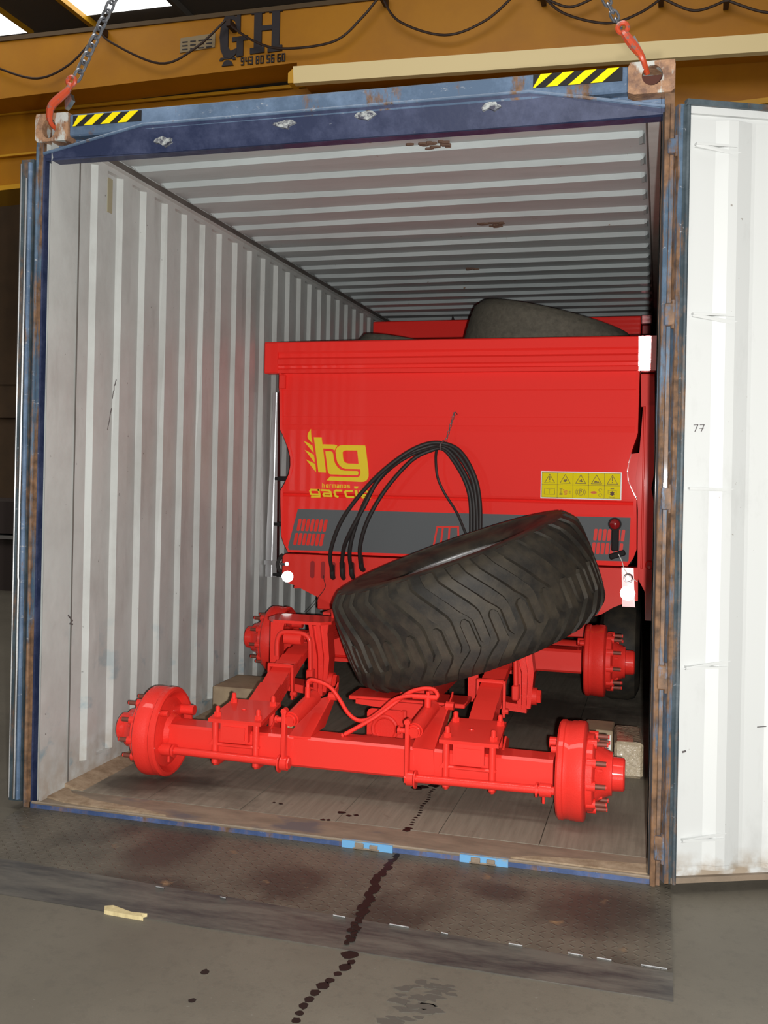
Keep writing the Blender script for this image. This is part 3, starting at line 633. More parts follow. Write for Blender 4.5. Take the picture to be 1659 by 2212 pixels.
# ------------------------------------------------------------------ tyres
def tyre(name, label, Cn, lean, tow, R, hw, bead, lugs=True, m_=None, rim=True, N=31):
    ax = Vector((-sin(lean), -sin(tow), 0)); ax.z = math.sqrt(1-ax.x**2-ax.y**2)
    e1 = Vector((0, 1, 0)).cross(ax).normalized(); e2 = ax.cross(e1)
    t_ = bpy.data.objects.new(name, None); C.objects.link(t_); t_.empty_display_size = .1
    mt = Matrix((e1, e2, ax)).transposed().to_4x4(); mt.translation = Vector(Cn); t_.matrix_world = mt
    tag(t_, label, 'tyre'); q = hw/.248
    rs = lambda h: R-.018-.030*(abs(h)/hw)**3 if abs(h) < .80*hw else R-.018-.030*.512-(abs(h)/hw-.80)*R*.42
    H = [-.98, -.92, -.86, -.80, -.65, -.45, -.2, 0, .2, .45, .65, .80, .86, .92, .98]
    pr = [(h*hw, rs(h*hw)) for h in H]
    w = R-rs(.98*hw)
    side = [(hw, R-w-.03), (1.0*hw, (R-w)*.88), (.97*hw, (R+bead)*.5), (.90*hw, bead+.05), (.82*hw, bead+.012), (.76*hw, bead)]
    prof = [(-a, b) for a, b in side[::-1]] + pr + side
    prof += [(.74*hw, bead+.004), (.5*hw, bead+.03), (.4*hw, R-.10), (0, R-.07), (-.6*hw, R-.10), (-.74*hw, bead+.015)]
    mb().lathe(prof, (0,0,0), (0,0,1), 72, closed=True).build('carcass', m_ or M_rub, t_, 60)
    for zz in (.93, .86):
        g = mb(); rr_ = rs(.98*hw)-.045 if zz == .93 else bead+.06
        g.tube([(rr_*cos(2*PI*i/48), rr_*sin(2*PI*i/48), zz*hw+(.006 if zz == .93 else .008)) for i in range(48)], .004, 6, 0, 1, True)
        g.build('sidewall_ridge', m_ or M_rub, t_)
    if rim:
        mb().lathe([(.64*hw, bead+.022), (.72*hw, bead+.010), (.70*hw, bead-.006), (.42*hw, bead-.03), (.10*hw, bead-.06), (.03*hw, bead*.55), (0, .11), (-.04*hw, .11), (-.1*hw, bead-.07), (-.80*hw, bead-.01), (-.80*hw, bead+.02)], (0,0,0), (0,0,1), 64).build('rim', M_rim, t_)
    if lugs:
        def lug(cl, wd, lo, hi):
            L_ = 15; vs = []
            for i in range(L_+1):
                h = lo+(hi-lo)*i/L_
                for (h0, s0), (h1, s1) in zip(cl[:-1], cl[1:]):
                    if h0 <= h <= h1 + 1e-9: s_ = s0+(s1-s0)*(h-h0)/(h1-h0)
                ww = wd(h)
                d0, d1 = h-lo, hi-h
                tip = d0 if abs(lo) < abs(hi) else d1
                if tip < .022: ww *= math.sqrt(max(.12, 1-(1-tip/.022)**2))
                hq = h*q; r = rs(hq)
                for k_, (o, rz) in enumerate(((-.54, -.006), (-.40, .017), (.40, .017), (.54, -.006))):
                    a = (s_+o*ww)/.515; vs.append(((r+rz)*cos(a), (r+rz)*sin(a), hq))
            fs = [(i*4+j, i*4+j+1, i*4+j+5, i*4+j+4) for i in range(L_) for j in range(3)] + [(0,1,2,3), (L_*4, L_*4+3, L_*4+2, L_*4+1)]
            g = mb(); g.add(vs, fs, 0, True); return g
        # lean of the bars: upper shoulder down to the middle, then along the axle direction
        wu = lambda h: .062 if h > .045 else (.038 if h < .0 else .038+.024*h/.045)
        wl = lambda h: .062 if h < -.155 else (.038 if h > -.11 else .038+.024*(-.11-h)/.045)
        up = lug([(-.125, .150), (.010, .145), (.09, .10), (.19, .035), (.245, .015)], wu, -.120, .238)
        lo = lug([(-.245, -.085+.105), (-.19, -.055+.105), (-.125, .0+.105), (.02, .098)], wl, -.238, .012)
        first = up.build('tread_lug', m_ or M_rub, t_, 30); second = lo.build('tread_lug', m_ or M_rub, t_, 30)
        for i in range(1, N):
            like(first, t_, rot=(0, 0, 2*PI*i/N)); like(second, t_, rot=(0, 0, 2*PI*i/N))
    return t_
tyre('tractor_tyre', 'big black agricultural tyre with chevron tread lying tilted on the red axles', (.301, 1.35, .756), .352, .10, .645, .250, .34)

# ------------------------------------------------------------------ tandem axle assembly
FL = .0255
bg = thing('tandem_axle', 'red painted tandem axle set with leaf springs and four brake drums', 'axle', (0, 1.15, FL))
def add(g, name, m_=M_red, parent=bg, sharp=40):
    o = g.build(name, m_, None, sharp)
    if parent is bg: return at(o, bg)
    o.parent = parent
    return o
def drum_unit(side, y, z, r=.194):
    d = side; k_ = r/.194; R_ = lambda v: v*k_
    X = (lambda v: v) if d > 0 else (lambda v: -(v-.022))
    g = mb()   # drum: closed ring profile from the dished back to the front face
    prof = [(.846, .055), (.850, .120), (.862, .150), (.846, .166), (.838, .174), (.838, .184), (.846, .193), (.862, .194), (.867, .189), (.884, .189), (.888, .192), (.906, .192), (.910, .194), (.936, .193), (.943, .186), (.948, .150), (.948, .055)]
    g.lathe([(a-.838, R_(b)) for a, b in prof], (X(.838), y, z), (d, 0, 0), 56)
    dr_ = add(g, 'brake_drum', M_cast)
    g = mb(); g.lathe([(0, R_(.152)), (.024, R_(.152)), (.030, R_(.145)), (.034, R_(.118)), (.060, R_(.098)), (.085, R_(.085)), (.095, R_(.084)), (.097, R_(.066)), (.136, R_(.064)), (.142, R_(.058)), (.142, 0)], (X(.946), y, z), (d, 0, 0), 40)
    for i in range(5):
        a = 2*PI*i/5+.3; c_ = Vector((X(.995), y+cos(a)*R_(.10), z+sin(a)*R_(.10))); g.cyl(c_-Vector((d*.03, 0, 0)), c_+Vector((d*.012, 0, 0)), .018, 10, r2=.006)
    add(g, 'wheel_hub', M_cast, dr_)
    for i in range(10):
        a = 2*PI*i/10+.12; c_ = Vector((X(.962), y+cos(a)*R_(.138), z+sin(a)*R_(.138))); dx = Vector((d, 0, 0))
        g = mb(); g.cyl(c_-dx*.012, c_+dx*.022, .019, 12); g.cyl(c_+dx*.020, c_+dx*.060, .0095, 10, 1); g.cyl(c_+dx*.058, c_+dx*.064, .0085, 8)
        add(g, 'wheel_stud', [M_cast, M_stud], dr_)
    g = mb(); g.lathe([(0, R_(.070)), (.012, R_(.078)), (.03, R_(.09))], (X(.828), y, z), (d, 0, 0), 28); g.cyl((X(.815), y-.10*k_, z+.10), (X(.850), y-.10*k_, z+.10), .014, 10); g.cyl((X(.790), y+.10*k_, z+.075), (X(.860), y+.10*k_, z+.075), .022, 12)
    add(g, 'back_plate_fitting', M_cast, dr_)
    return dr_
YF, ZF, YR, ZR = .49, .2155, 1.87, .402
drum_unit(1, YF, ZF, .190); drum_unit(-1, YF, ZF, .190); drum_unit(1, YR, ZR, .186); drum_unit(-1, YR, ZR, .186)
def beam(x0, x1, y, z, h, b):
    g = mb(); o = [(-h+b, -h), (h-b, -h), (h, -h+b), (h, h-b), (h-b, h), (-h+b, h), (-h, h-b), (-h, -h+b)]
    g.prism([(y+a, z+c_) for a, c_ in o], x0, x1, YZ); return g
add(beam(-.82, .82, YF, .198, .0635, .010), 'axle_beam'); add(beam(-.82, .82, YR, ZR-.006, .060, .012), 'axle_beam')
# leaf springs
def interp(T, y):
    for (a, b), (c_, d) in zip(T[:-1], T[1:]):
        if a <= y <= c_: return b+(d-b)*(y-a)/(c_-a)
    return T[-1][1] if y > T[-1][0] else T[0][1]
def leaf_pack(sx, front):
    if front:
        T = [(.36, .212), (.64, .238), (.80, .300), (.95, .372), (1.10, .435), (1.30, .490)]
        ends = [(.41, .80), (.41, .90), (.41, 1.00), (.405, 1.07), (.405, 1.16), (.405, 1.22), (.405, 1.28)]
    else:
        T = [(1.20, .47), (1.5, .475), (1.9, .46), (2.1, .45)]
        ends = [(1.62, 2.08), (1.55, 2.08), (1.48, 2.08), (1.42, 2.08), (1.36, 2.1), (1.30, 2.1), (1.22, 2.1)]
    T = [(a, b+(.0 if front else 0)) for a, b in T]
    sp = None; n = len(ends); th = .0118
    root = None
    for i, (y0, y1) in enumerate(ends[::-1]):
        ys_ = [y0+(y1-y0)*j/12 for j in range(13)]; off = i*(th+.0012); w = .050
        g = mb(); vs = []
        for y in ys_:
            zb = interp(T, y)+off
            vs += [(sx-w, y, zb), (sx+w, y, zb), (sx+w, y, zb+th), (sx-w, y, zb+th)]
        fs = [(j*4+a, j*4+(a+1) % 4, j*4+4+(a+1) % 4, j*4+4+a) for j in range(12) for a in range(4)] + [(3,2,1,0), (48,49,50,51)]
        g.add(vs, fs)
        if root is None: root = add(g, 'leaf_spring', M_red)
        else: add(g, 'spring_leaf', M_red, root)
    return T, n*(th+.0012)
for sx in (-.495, .495):
    T, tt = leaf_pack(sx, True)
    # clamp: top plate with four nuts, seat, lower plate and U bolts
    g = mb(); zt = .298; M_ = Matrix.Translation((sx, .42, zt)) @ Matrix.Rotation(math.radians(7.5), 4, 'X')
    g.prism([(-.118, -.02), (.118, -.02), (.112, .225), (-.112, .225)], .0, .016, lambda u, v, d: M_ @ Vector((u, v, d)))
    g.lathe([(0, .011), (.004, .010), (.004, 0)], M_ @ Vector((-.012, .11, .016)), (0, 0, 1), 12)
    cp = add(g, 'clamp_plate')
    for ax_ in (-.092, .092):
        for ay in (.018, .185):
            b0 = M_ @ Vector((ax_, ay, .014)); g = mb(); g.cyl(b0, b0+Vector((0, 0, .018)), .016, 6); g.cyl(b0+Vector((0, 0, .018)), b0+Vector((0, 0, .038)), .0105, 10); g.cyl(b0+Vector((0,0,.037)), b0+Vector((0,0,.043)), .0105, 10, r2=.006)
            add(g, 'clamp_nut', M_red, cp)
    for ax_ in (-.092, .092):
        g = mb(); g.cyl((sx+ax_, .415, .300), (sx+ax_, .415, .125), .0145, 12); g.cyl((sx+ax_, .590, .320), (sx+ax_, .590, .125), .0145, 12)
        g.tube([(sx+ax_, .415, .13), (sx+ax_, .435, .121), (sx+ax_, .57, .121), (sx+ax_, .59, .13)], .0145, 8, 0, 2); add(g, 'u_bolt')
    g = mb(); g.bevbox(sx-.108, sx+.108, .405, .60, .196, .209, .004); g.box(sx-.062, sx+.062, .398, .44, .222, .300); g.box(sx-.050, sx+.050, .392, .40, .232, .285); g.prism([(-.118, .20), (-.085, .20), (-.085, .24)], .402, .42, lambda u, v, d: Vector((sx+u, d, v)))
    add(g, 'spring_seat')
    # side gusset plate
    g = mb(); s1 = .115 if sx > 0 else .115
    g.prism([(.44, .18), (.60, .20), (.66, .27), (.63, .28), (.58, .30), (.44, .22)], sx+s1, sx+s1+.008, YZ); add(g, 'gusset')
    # rebound clip
    y = .93; zt = interp(T, y)+.080
    g = mb(); g.box(sx-.058, sx+.058, y-.020, y+.020, zt, zt+.010); g.box(sx+.054, sx+.064, y-.012, y+.012, zt-.15, zt+.01); g.box(sx-.064, sx-.054, y-.012, y+.012, zt-.15, zt+.01)
    g.cyl((sx+.050, y, zt-.125), (sx+.078, y, zt-.125), .013, 8); g.tube([(sx-.058, y-.018, zt+.010), (sx+.050, y-.018, zt+.010), (sx+.060, y-.018, zt)], .006, 6, 0, 2); add(g, 'rebound_clip')
    leaf_pack(sx, False)
    # hanger bracket
    HT = .612 if sx < 0 else .570
    hx0, hx1 = sx-.175, sx+.160
    g = mb(); n = 14
    top = [(hx0+.05, 1.13), (hx1-.04, 1.13), (hx1, 1.18), (hx1-.01, 1.36), (hx0+.03, 1.36), (hx0, 1.32), (hx0, 1.20)]
    g.prism(top, HT, HT+.014, XY); add(g, 'hanger_bracket', M_cast); 
    g = mb(); g.prism([(hx0+.035, .30), (hx0+.085, .30), (hx0+.075, .50), (hx0+.105, HT), (hx0+.045, HT)], 1.145, 1.16, XZ); g.box(hx0+.030, hx0+.045, 1.15, 1.30, .32, HT)
    add(g, 'hanger_cheek', M_cast)
    g = mb()
    for o in (0, .036, .070):
        w0 = .018; g.prism([(hx1-.105+o, HT), (hx1-.105+o+w0, HT), (hx1-.075+o*.8+w0, .45), (hx1-.070+o*.55+w0, .285), (hx1-.070+o*.55, .285), (hx1-.083+o*.8, .45)], 1.14+o*.25, 1.25, XZ)
    g.prism([(hx1-.10, HT-.01), (hx1-.01, HT), (hx1-.020, .45), (hx1-.035, .30), (hx1-.075, .285), (hx1-.075, .45)], 1.165, 1.27, XZ)
    g.prism([(hx0+.06, .285), (hx1-.03, .265), (hx1-.03, .30), (hx0+.06, .325)], 1.15, 1.27, XZ)
    add(g, 'hanger_cheek', M_cast)
    g = mb(); g.cyl((hx1-.06, 1.20, .335), (hx1+.012, 1.20, .335), .040, 20); g.cyl((hx1+.01, 1.20, .335), (hx1+.030, 1.20, .335), .032, 6); add(g, 'pivot_bolt', M_cast)
    g = mb(); g.tube([(sx-.085, 1.09, .46), (sx-.085, 1.09, .53), (sx-.068, 1.09, .568), (sx-.03, 1.09, .578), (sx+.045, 1.09, .574), (sx+.078, 1.09, .55), (sx+.084, 1.09, .50), (sx+.088, 1.09, .36)], .0115, 10, 0, 4)
    g.bevbox(sx+.070, sx+.104, 1.07, 1.12, .335, .405, .006); g.lathe([(0, .028), (.09, .028)], (sx-.05, 1.10, .545), (1, 0, 0), 14); add(g, 'rebound_hoop', M_red)
    g = mb(); g.cyl((sx+.13, 1.33, HT+.01), (sx+.13, 1.33, HT+.05), .022, 8); add(g, 'grease_cap', M_cast)
    add(mb().box(sx-.09, sx+.09, YR-.09, YR+.09, ZR-.085, ZR-.066), 'clamp_plate'); add(mb().box(sx-.09, sx+.09, YR-.09, YR+.09, ZR+.165, ZR+.18), 'clamp_plate')
# brake camshafts, levers, cylinders
for d, xi in ((-1, -.262), (1, .262)):
    zc = .158 if d < 0 else .150
    g = mb(); g.cyl((xi+d*.02, .393, zc), (d*.83, .393, zc+.006), .0165, 14); g.cyl((d*.775, .393, zc+.006), (d*.82, .393, zc+.006), .026, 16); g.cyl((d*.76, .393, zc+.004), (d*.768, .393, zc+.004), .029, 16)
    g.cyl((d*.79, .393, zc-.02), (d*.79, .393, zc-.045), .006, 8); add(g, 'brake_camshaft', M_cast)
    g = mb(); g.cyl((xi-d*.010, .393, zc), (xi+d*.018, .393, zc), .030, 18); g.cyl((xi+d*.022, .393, zc-.004), (xi+d*.028, .393, zc-.004), .036, 18); g.cyl((xi-d*.018, .393, zc), (xi-d*.009, .393, zc), .024, 6)
    x0 = xi-.006 if d < 0 else xi-.010
    g.bevbox(x0-.009, x0+.009, .372, .405, zc, .372, .004); g.cyl((x0, .374, .372), (x0, .403, .372), .013, 10)
    g.cyl((x0-.035, .39, .335), (x0+.03, .39, .335), .011, 10); g.cyl((x0-.04, .39, .335), (x0-.030, .39, .335), .016, 8)
    lv = add(g, 'brake_lever', M_cast)
    xc = -.222 if d < 0 else .300
    g = mb(); g.cyl((xc-.02, .40, .338), (xc, .62, .385), .031, 20); g.cyl((xc-.022, .385, .336), (xc-.018, .41, .339), .027, 14); g.cyl((xc-.022, .375, .335), (xc-.02, .39, .337), .020, 12)
    g.cyl((xc-.005, .55, .385), (xc-.005, .55, .440), .0125, 10); g.cyl((xc-.005, .55, .435), (xc-.005, .55, .462), .009, 8)
    add(g, 'brake_cylinder', M_cast)
    g = mb(); g.prism([(.43, .262), (.62, .262), (.80, .385), (.80, .415), (.78, .40), (.46, .272)], xc+.045, xc+.052, YZ)
    g.add([(xc-.04, .43, .262), (xc+.05, .43, .262), (xc+.05, .74, .375), (xc-.04, .70, .345), (xc-.04, .43, .256), (xc+.05, .43, .256), (xc+.05, .74, .368), (xc-.04, .70, .338)], [(0,1,2,3),(4,7,6,5),(0,4,5,1),(2,6,7,3),(0,3,7,4),(1,5,6,2)])
    g.prism([(xc-.035, .262), (xc+.05, .262), (xc+.055, .17), (xc+.02, .132)], .42, .428, XZ) if d > 0 else None
    g.cyl((xc+.04, .70, .375), (xc+.075, .70, .375), .018, 8); add(g, 'cylinder_bracket', M_red)
g = mb(); g.tube([(-.227,.55,.455),(-.222,.55,.468),(-.20,.55,.472),(-.13,.55,.45),(-.085,.55,.40),(-.045,.54,.35),(0,.54,.322),(.05,.54,.332),(.10,.55,.37),(.15,.55,.415),(.21,.55,.437),(.295,.55,.440)], .0088, 10, 0, 5); add(g, 'brake_hose', M_cast)
g = mb(); g.tube([(-.045,.50,.268),(.0,.51,.295),(.08,.53,.345),(.15,.55,.40),(.21,.56,.448),(.27,.56,.470),(.315,.56,.470),(.335,.55,.452),(.325,.55,.437),(.295,.55,.436)], .0088, 10, 0, 5); g.cyl((-.047,.499,.266), (-.055,.497,.262), .0105, 8); add(g, 'brake_hose', M_cast)
g = mb(); g.cyl((.232,.55,.438), (.335,.55,.440), .0115, 10); g.cyl((.295,.55,.435), (.295,.55,.40), .014, 10); add(g, 'hose_tee', M_cast)
add(mb().lathe([(0, .030), (.010, .050), (.040, .062), (.075, .060), (.09, .045), (.095, 0)], (-.745, .80, FL), (0, 0, 1), 24), 'bump_stop', M_cast)
# centre frame, spring brake chamber and its plate
g = mb(); g.lathe([(0, .055), (.02, .068), (.065, .070), (.085, .062), (.10, .035), (.103, 0)], (-.01, .76, .10), (0, 0, 1), 28); add(g, 'brake_chamber', M_cast)
g = mb(); R2 = .085; pts_ = []
for cx, cz, a0 in ((.065, -.065, -90), (.065, .065, 0), (-.065, .065, 90), (-.065, -.065, 180)):
    for j in range(4): a = math.radians(a0+j*30); pts_.append((.035+cx+.02*cos(a), .215+cz+.02*sin(a)))
g.prism(pts_, .85, .862, XZ); g.tube([(.035+.055*cos(2*PI*i/20), .845, .215+.055*sin(2*PI*i/20)) for i in range(20)], .010, 8, 0, 1, True); add(g, 'chamber_plate', M_cast)
g = mb(); g.prism([(.10, .09), (.17, .09), (.24, .20), (.335, .325), (-.12, .325), (-.12, .305), (.06, .29)], .90, .92, XZ); g.bevbox(-.16, .38, .92, 1.10, .315, .335, .004); g.bevbox(.06, .22, 1.0, 1.86, .30, .40, .006)
g.cyl((.12, .86, .30), (.12, .86, .245), .012, 8); add(g, 'centre_frame', M_red)

# ------------------------------------------------------------------ seed drill
sd = thing('seed_drill', 'red seed drill hopper with yellow logo and grey band filling the container', 'farm machine', (0, 2.8, FL))
def sadd(g, name, m_=M_sheet, parent=None, sharp=40):
    o = g.build(name, m_, None, sharp)
    if parent is None: return at(o, sd)
    o.parent = parent; return o
rows = [(1.950,-1.030,1.077,2.205),(1.845,-1.028,1.076,2.202),(1.840,-1.026,1.076,2.200),(1.690,-1.020,1.075,2.198),(1.685,-1.020,1.075,2.1965),(1.640,-1.018,1.074,2.1950),(1.635,-1.018,1.074,2.1935),(1.605,-1.016,1.074,2.190),(1.575,-.998,1.066,2.190),(1.50,-.965,1.042,2.190),(1.44,-.948,1.026,2.190),(1.39,-.946,1.020,2.190),(1.34,-.955,1.026,2.190),(1.28,-.982,1.052,2.190),(1.240,-1.006,1.074,2.190),(1.228,-1.006,1.074,2.192),(1.218,-1.006,1.074,2.206),(1.205,-1.006,1.074,2.194),(1.15,-1.004,1.076,2.190),(.965,-.994,1.079,2.190),(.920,-.978,1.064,2.190),(.872,-.950,1.032,2.190)]
YB = 3.62
g = mb(); n = len(rows); vs = []
for z, xl, xr, y in rows: vs += [(xl, y, z), (xr, y, z), (xr, YB, z), (xl, YB, z)]
fs = []
for i in range(n-1):
    for j in range(4): fs.append((i*4+j, i*4+(j+1) % 4, i*4+4+(j+1) % 4, i*4+4+j))
fs.append(((n-1)*4, (n-1)*4+1, (n-1)*4+2, (n-1)*4+3)); g.add(vs, fs)
g.box(-1.02, 1.07, 2.25, YB-.02, 1.66, 1.67)
bod = sadd(g, 'hopper_body')
# flanges along the body ends (folded edge)
for k_ in (1, 2):
    g = mb(); e_ = [(r_[k_], r_[0]) for r_ in rows]; s_ = .016 if k_ == 1 else -.016
    for (a, b) in zip(e_[:-1], e_[1:]):
        g.add([(a[0], 2.184, a[1]), (a[0]+s_, 2.184, a[1]), (b[0]+s_, 2.184, b[1]), (b[0], 2.184, b[1]), (a[0], 2.20, a[1]), (a[0]+s_, 2.20, a[1]), (b[0]+s_, 2.20, b[1]), (b[0], 2.20, b[1])], [(0,1,2,3),(0,3,7,4)])
    sadd(g, 'folded_edge')
# top lip with pressed ribs
lip = [(2.135,2.178),(2.128,2.170),(2.075,2.170),(2.062,2.180),(2.040,2.180),(2.028,2.168),(1.998,2.168),(1.990,2.178),(1.975,2.180),(1.968,2.172),(1.946,2.172),(1.944,2.20)]
g = mb(); vs = [(x, y, z) for x in (-1.035, 1.072) for z, y in lip]; n = len(lip); g.add(vs, [(i, i+1, i+1+n, i+n) for i in range(n-1)])
g.add([(-1.122, 2.178, 2.135), (1.164, 2.178, 2.135), (1.164, 2.235, 2.135), (-1.122, 2.235, 2.135), (-1.122, 2.178, 2.128), (1.164, 2.178, 2.128)], [(0,1,2,3),(0,1,5,4)])
g.box(-1.035, 1.072, 2.20, 2.21, 1.944, 2.135); sadd(g, 'hopper_rim')
g = mb().bevbox(-1.122, -1.033, 2.166, 2.26, 1.944, 2.132, .006); sadd(g, 'rim_end_cap')
# right end cap: face turned a little downward, so it mirrors the flash
g = mb(); g.add([(1.070,2.150,2.130),(1.164,2.150,2.130),(1.164,2.176,1.944),(1.070,2.176,1.944),(1.070,2.26,2.130),(1.164,2.26,2.130),(1.164,2.26,1.944),(1.070,2.26,1.944)], [(0,1,2,3),(4,7,6,5),(0,4,5,1),(3,2,6,7),(0,3,7,4),(1,5,6,2)])
M_mir = mat('red_paint_glare', (0.85, 0.30, 0.30), 0.16, coat=1.0, metal=.5); k = NT(M_mir); k.bump(k.noise(40, 2), .15, .003)  # pale metallic base puts the flash glare into the cap's colour
sadd(g, 'rim_end_cap', M_mir)
g = mb()
for y in (2.26, YB-.02): g.bevbox(-1.122, -1.06, 2.26, YB, 1.96, 2.132, .005) if y == 2.26 else g.bevbox(1.085, 1.164, 2.26, YB, 1.96, 2.132, .005)
g.bevbox(-1.12, 1.16, YB-.03, YB+.02, 1.96, 2.132, .005); sadd(g, 'hopper_rim')
# small bevelled block added where reflections glint, left below the cap
g = mb().bevbox(-1.030, -.988, 2.180, 2.2, 1.853, 1.938, .004); sadd(g, 'glint_block') 
# grey band
g = mb(); g.prism([(-.894,1.132),(1.044,1.139),(1.038,.898),(-.957,.884)], 2.1885, 2.192, XZ); gb = sadd(g, 'grey_band', M_grey)
def pills(x0, x1, zt, zb, n, sk, dark=0):
    h = (zt-zb)*.46; w = (x1-x0)/n*.74
    for r_ in range(2):
        zc = zt-h/2 if r_ == 0 else zb+h/2
        for i in range(n):
            xc = x0+(i+.5)*(x1-x0)/n - r_*sk*.9
            P_ = []
            for a0, cx, cz in ((0, w/2, h/2), (90, -w/2, h/2), (180, -w/2, -h/2), (270, w/2, -h/2)):
                for j in range(4):
                    a = math.radians(a0+j*30); rr2 = w*.35; px_ = cx-math.copysign(rr2, cx)+rr2*cos(a); pz_ = cz-math.copysign(rr2, cz)+rr2*sin(a)
                    P_.append((xc+px_+sk*pz_*1.2/h*.5, zc+pz_))
            sadd(mb().prism(P_, 2.1865, 2.1895, XZ), 'red_slot', M_red, gb)
pills(-.897, -.705, 1.074, .915, 7, .022); pills(.845, 1.018, 1.072, .932, 7, .010)
g = mb(); strokes(g, [((-.037,1.052),(.085,1.057)),((-.037,1.052),(-.055,.95)),((.085,1.057),(.090,.95)),((-.004,1.05),(-.015,.95)),((.035,1.05),(.030,.95))], .011, XZ, 2.1865, 2.1895); sadd(g, 'red_frame_mark', M_red, gb)
# yellow emblem
def E_(u, v): return (-.844+(640+.1085*u-664)*.002882, 1.611-(900+.1085*v-927)*.00277)
EN = [0]
def ep(g, pts_, d=2.1865, mi=0): EN[0] += 1; g.prism([E_(*p) for p in pts_], d-EN[0]*.00015, 2.1905+EN[0]*.0001, XZ, mi)
g = mb()
ep(g, [(295,245),(300,330),(310,430),(333,532),(280,480),(240,435),(228,390),(240,330)])
ep(g, [(150,485),(240,520),(330,578),(350,650),(362,722),(290,640)]); ep(g, [(178,662),(270,705),(365,760),(380,840),(385,915),(310,820)]); ep(g, [(208,853),(300,895),(395,940),(410,1020),(415,1103),(330,1000)])
ep(g, [(358,410),(515,410),(535,548),(550,640),(618,1105),(465,1103)])
ep(g, [(535,548),(770,552),(838,572),(800,620),(783,668),(750,645),(700,632),(550,632)])
ep(g, [(595,682),(700,682),(740,700),(758,750),(770,850),(800,930),(850,1000),(915,1045),(980,1062),(1240,1064),(1262,1080),(1262,1125),(1240,1148),(1100,1148),(720,1140),(680,1128),(655,1090),(625,880)])
arc = lambda cx, cy, rx, ry, a0, a1, n=7: [(cx+rx*cos(math.radians(a0+(a1-a0)*i/(n-1))), cy-ry*sin(math.radians(a0+(a1-a0)*i/(n-1)))) for i in range(n)]
# letter g: top bar, left bowl, lower bowl bar, stem, foot
ep(g, [(1385,562),(1405,665),(1230,662),(1010,662),(1000,664),(960,676),(942,700)]+[(800,690),(808,640),(840,596),(890,568),(940,560)])
ep(g, [(800,690),(942,700),(950,790),(960,850),(985,892),(1030,915),(1000,1025),(950,1010),(890,965),(840,895),(818,810)])
ep(g, [(1030,915),(1060,921),(1262,925),(1290,1025),(1000,1025)])
ep(g, [(1230,660),(1404,660),(1455,1020),(1463,1130),(1300,1130),(1305,1080),(1290,1026),(1264,925)])
ep(g, [(1303,1110),(1463,1110),(1460,1180),(1430,1240),(1380,1270),(1330,1275),(632,1262),(705,1182),(1240,1188),(1275,1175),(1298,1145)])
sadd(g, 'emblem', M_yel)
g = mb()
def ef(u, v, d): a, b = E_(u, v); return Vector((a, d, b))
def es(segs, w): strokes(g, segs, w, ef, 2.1865, 2.1905)
def epl(*p): return poly(list(p))
# small word
z0, z1, zt_ = 1398, 1345, 1318; w = 15; x = 552
LT = {'h': [((0,z0),(0,zt_)), ((0,z1+6),(26,z1),), ((26,z1),(34,z1+10)), ((34,z1+10),(34,z0))],
      'e': [((40,z0),(4,z0)),((4,z0),(0,z1+8)),((0,z1+8),(6,z1)),((6,z1),(38,z1)),((38,z1),(38,1372)),((38,1372),(4,1372))],
      'r': [((0,z0),(0,z1)),((0,z1),(26,z1))],
      'm': [((0,z0),(0,z1)),((0,z1),(62,z1)),((31,z1),(31,z0)),((62,z1),(62,z0))],
      'a': [((4,z1),(36,z1)),((36,z1),(38,z0)),((38,z0),(2,z0)),((2,z0),(2,1372)),((2,1372),(36,1372))],
      'n': [((0,z0),(0,z1)),((0,z1),(34,z1)),((34,z1),(36,z0))],
      'o': [((0,z1),(38,z1)),((38,z1),(38,z0)),((38,z0),(0,z0)),((0,z0),(0,z1))],
      's': [((36,z1),(2,z1)),((2,z1),(2,1370)),((2,1370),(36,1372)),((36,1372),(36,z0)),((36,z0),(0,z0))]}
for ch, adv in zip('hermanos', (76, 72, 52, 92, 70, 66, 76, 60)):
    es([((a[0]+x, a[1]), (b[0]+x, b[1])) for a, b in LT[ch]], w); x += adv
w = 40; T0, T1 = 1455, 1580
es(epl((490,1455),(325,1455),(305,1480),(320,1535),(345,1545),(500,1545)), 36); es(epl((470,1455),(500,1545),(500,1585),(340,1590)), 34)
es(epl((545,1455),(680,1460),(715,1490),(735,1570),(590,1570),(575,1545),(590,1522),(715,1520)), 36)
es(epl((860,1580),(820,1565),(795,1500),(800,1465),(830,1457),(930,1457)), 38)
es(epl((1140,1460),(1020,1460),(1005,1480),(1025,1555),(1050,1575),(1170,1578)), 38)
es(epl((1220,1458),(1245,1582)), 50); g.prism([E_(1180,1365),E_(1272,1365),E_(1245,1410),E_(1190,1410)], 2.1865, 2.1905, XZ)
es(epl((1300,1462),(1440,1466),(1475,1495),(1500,1580),(1360,1580),(1340,1555),(1355,1530),(1470,1530)), 36)
sadd(g, 'name_lettering', M_yel)
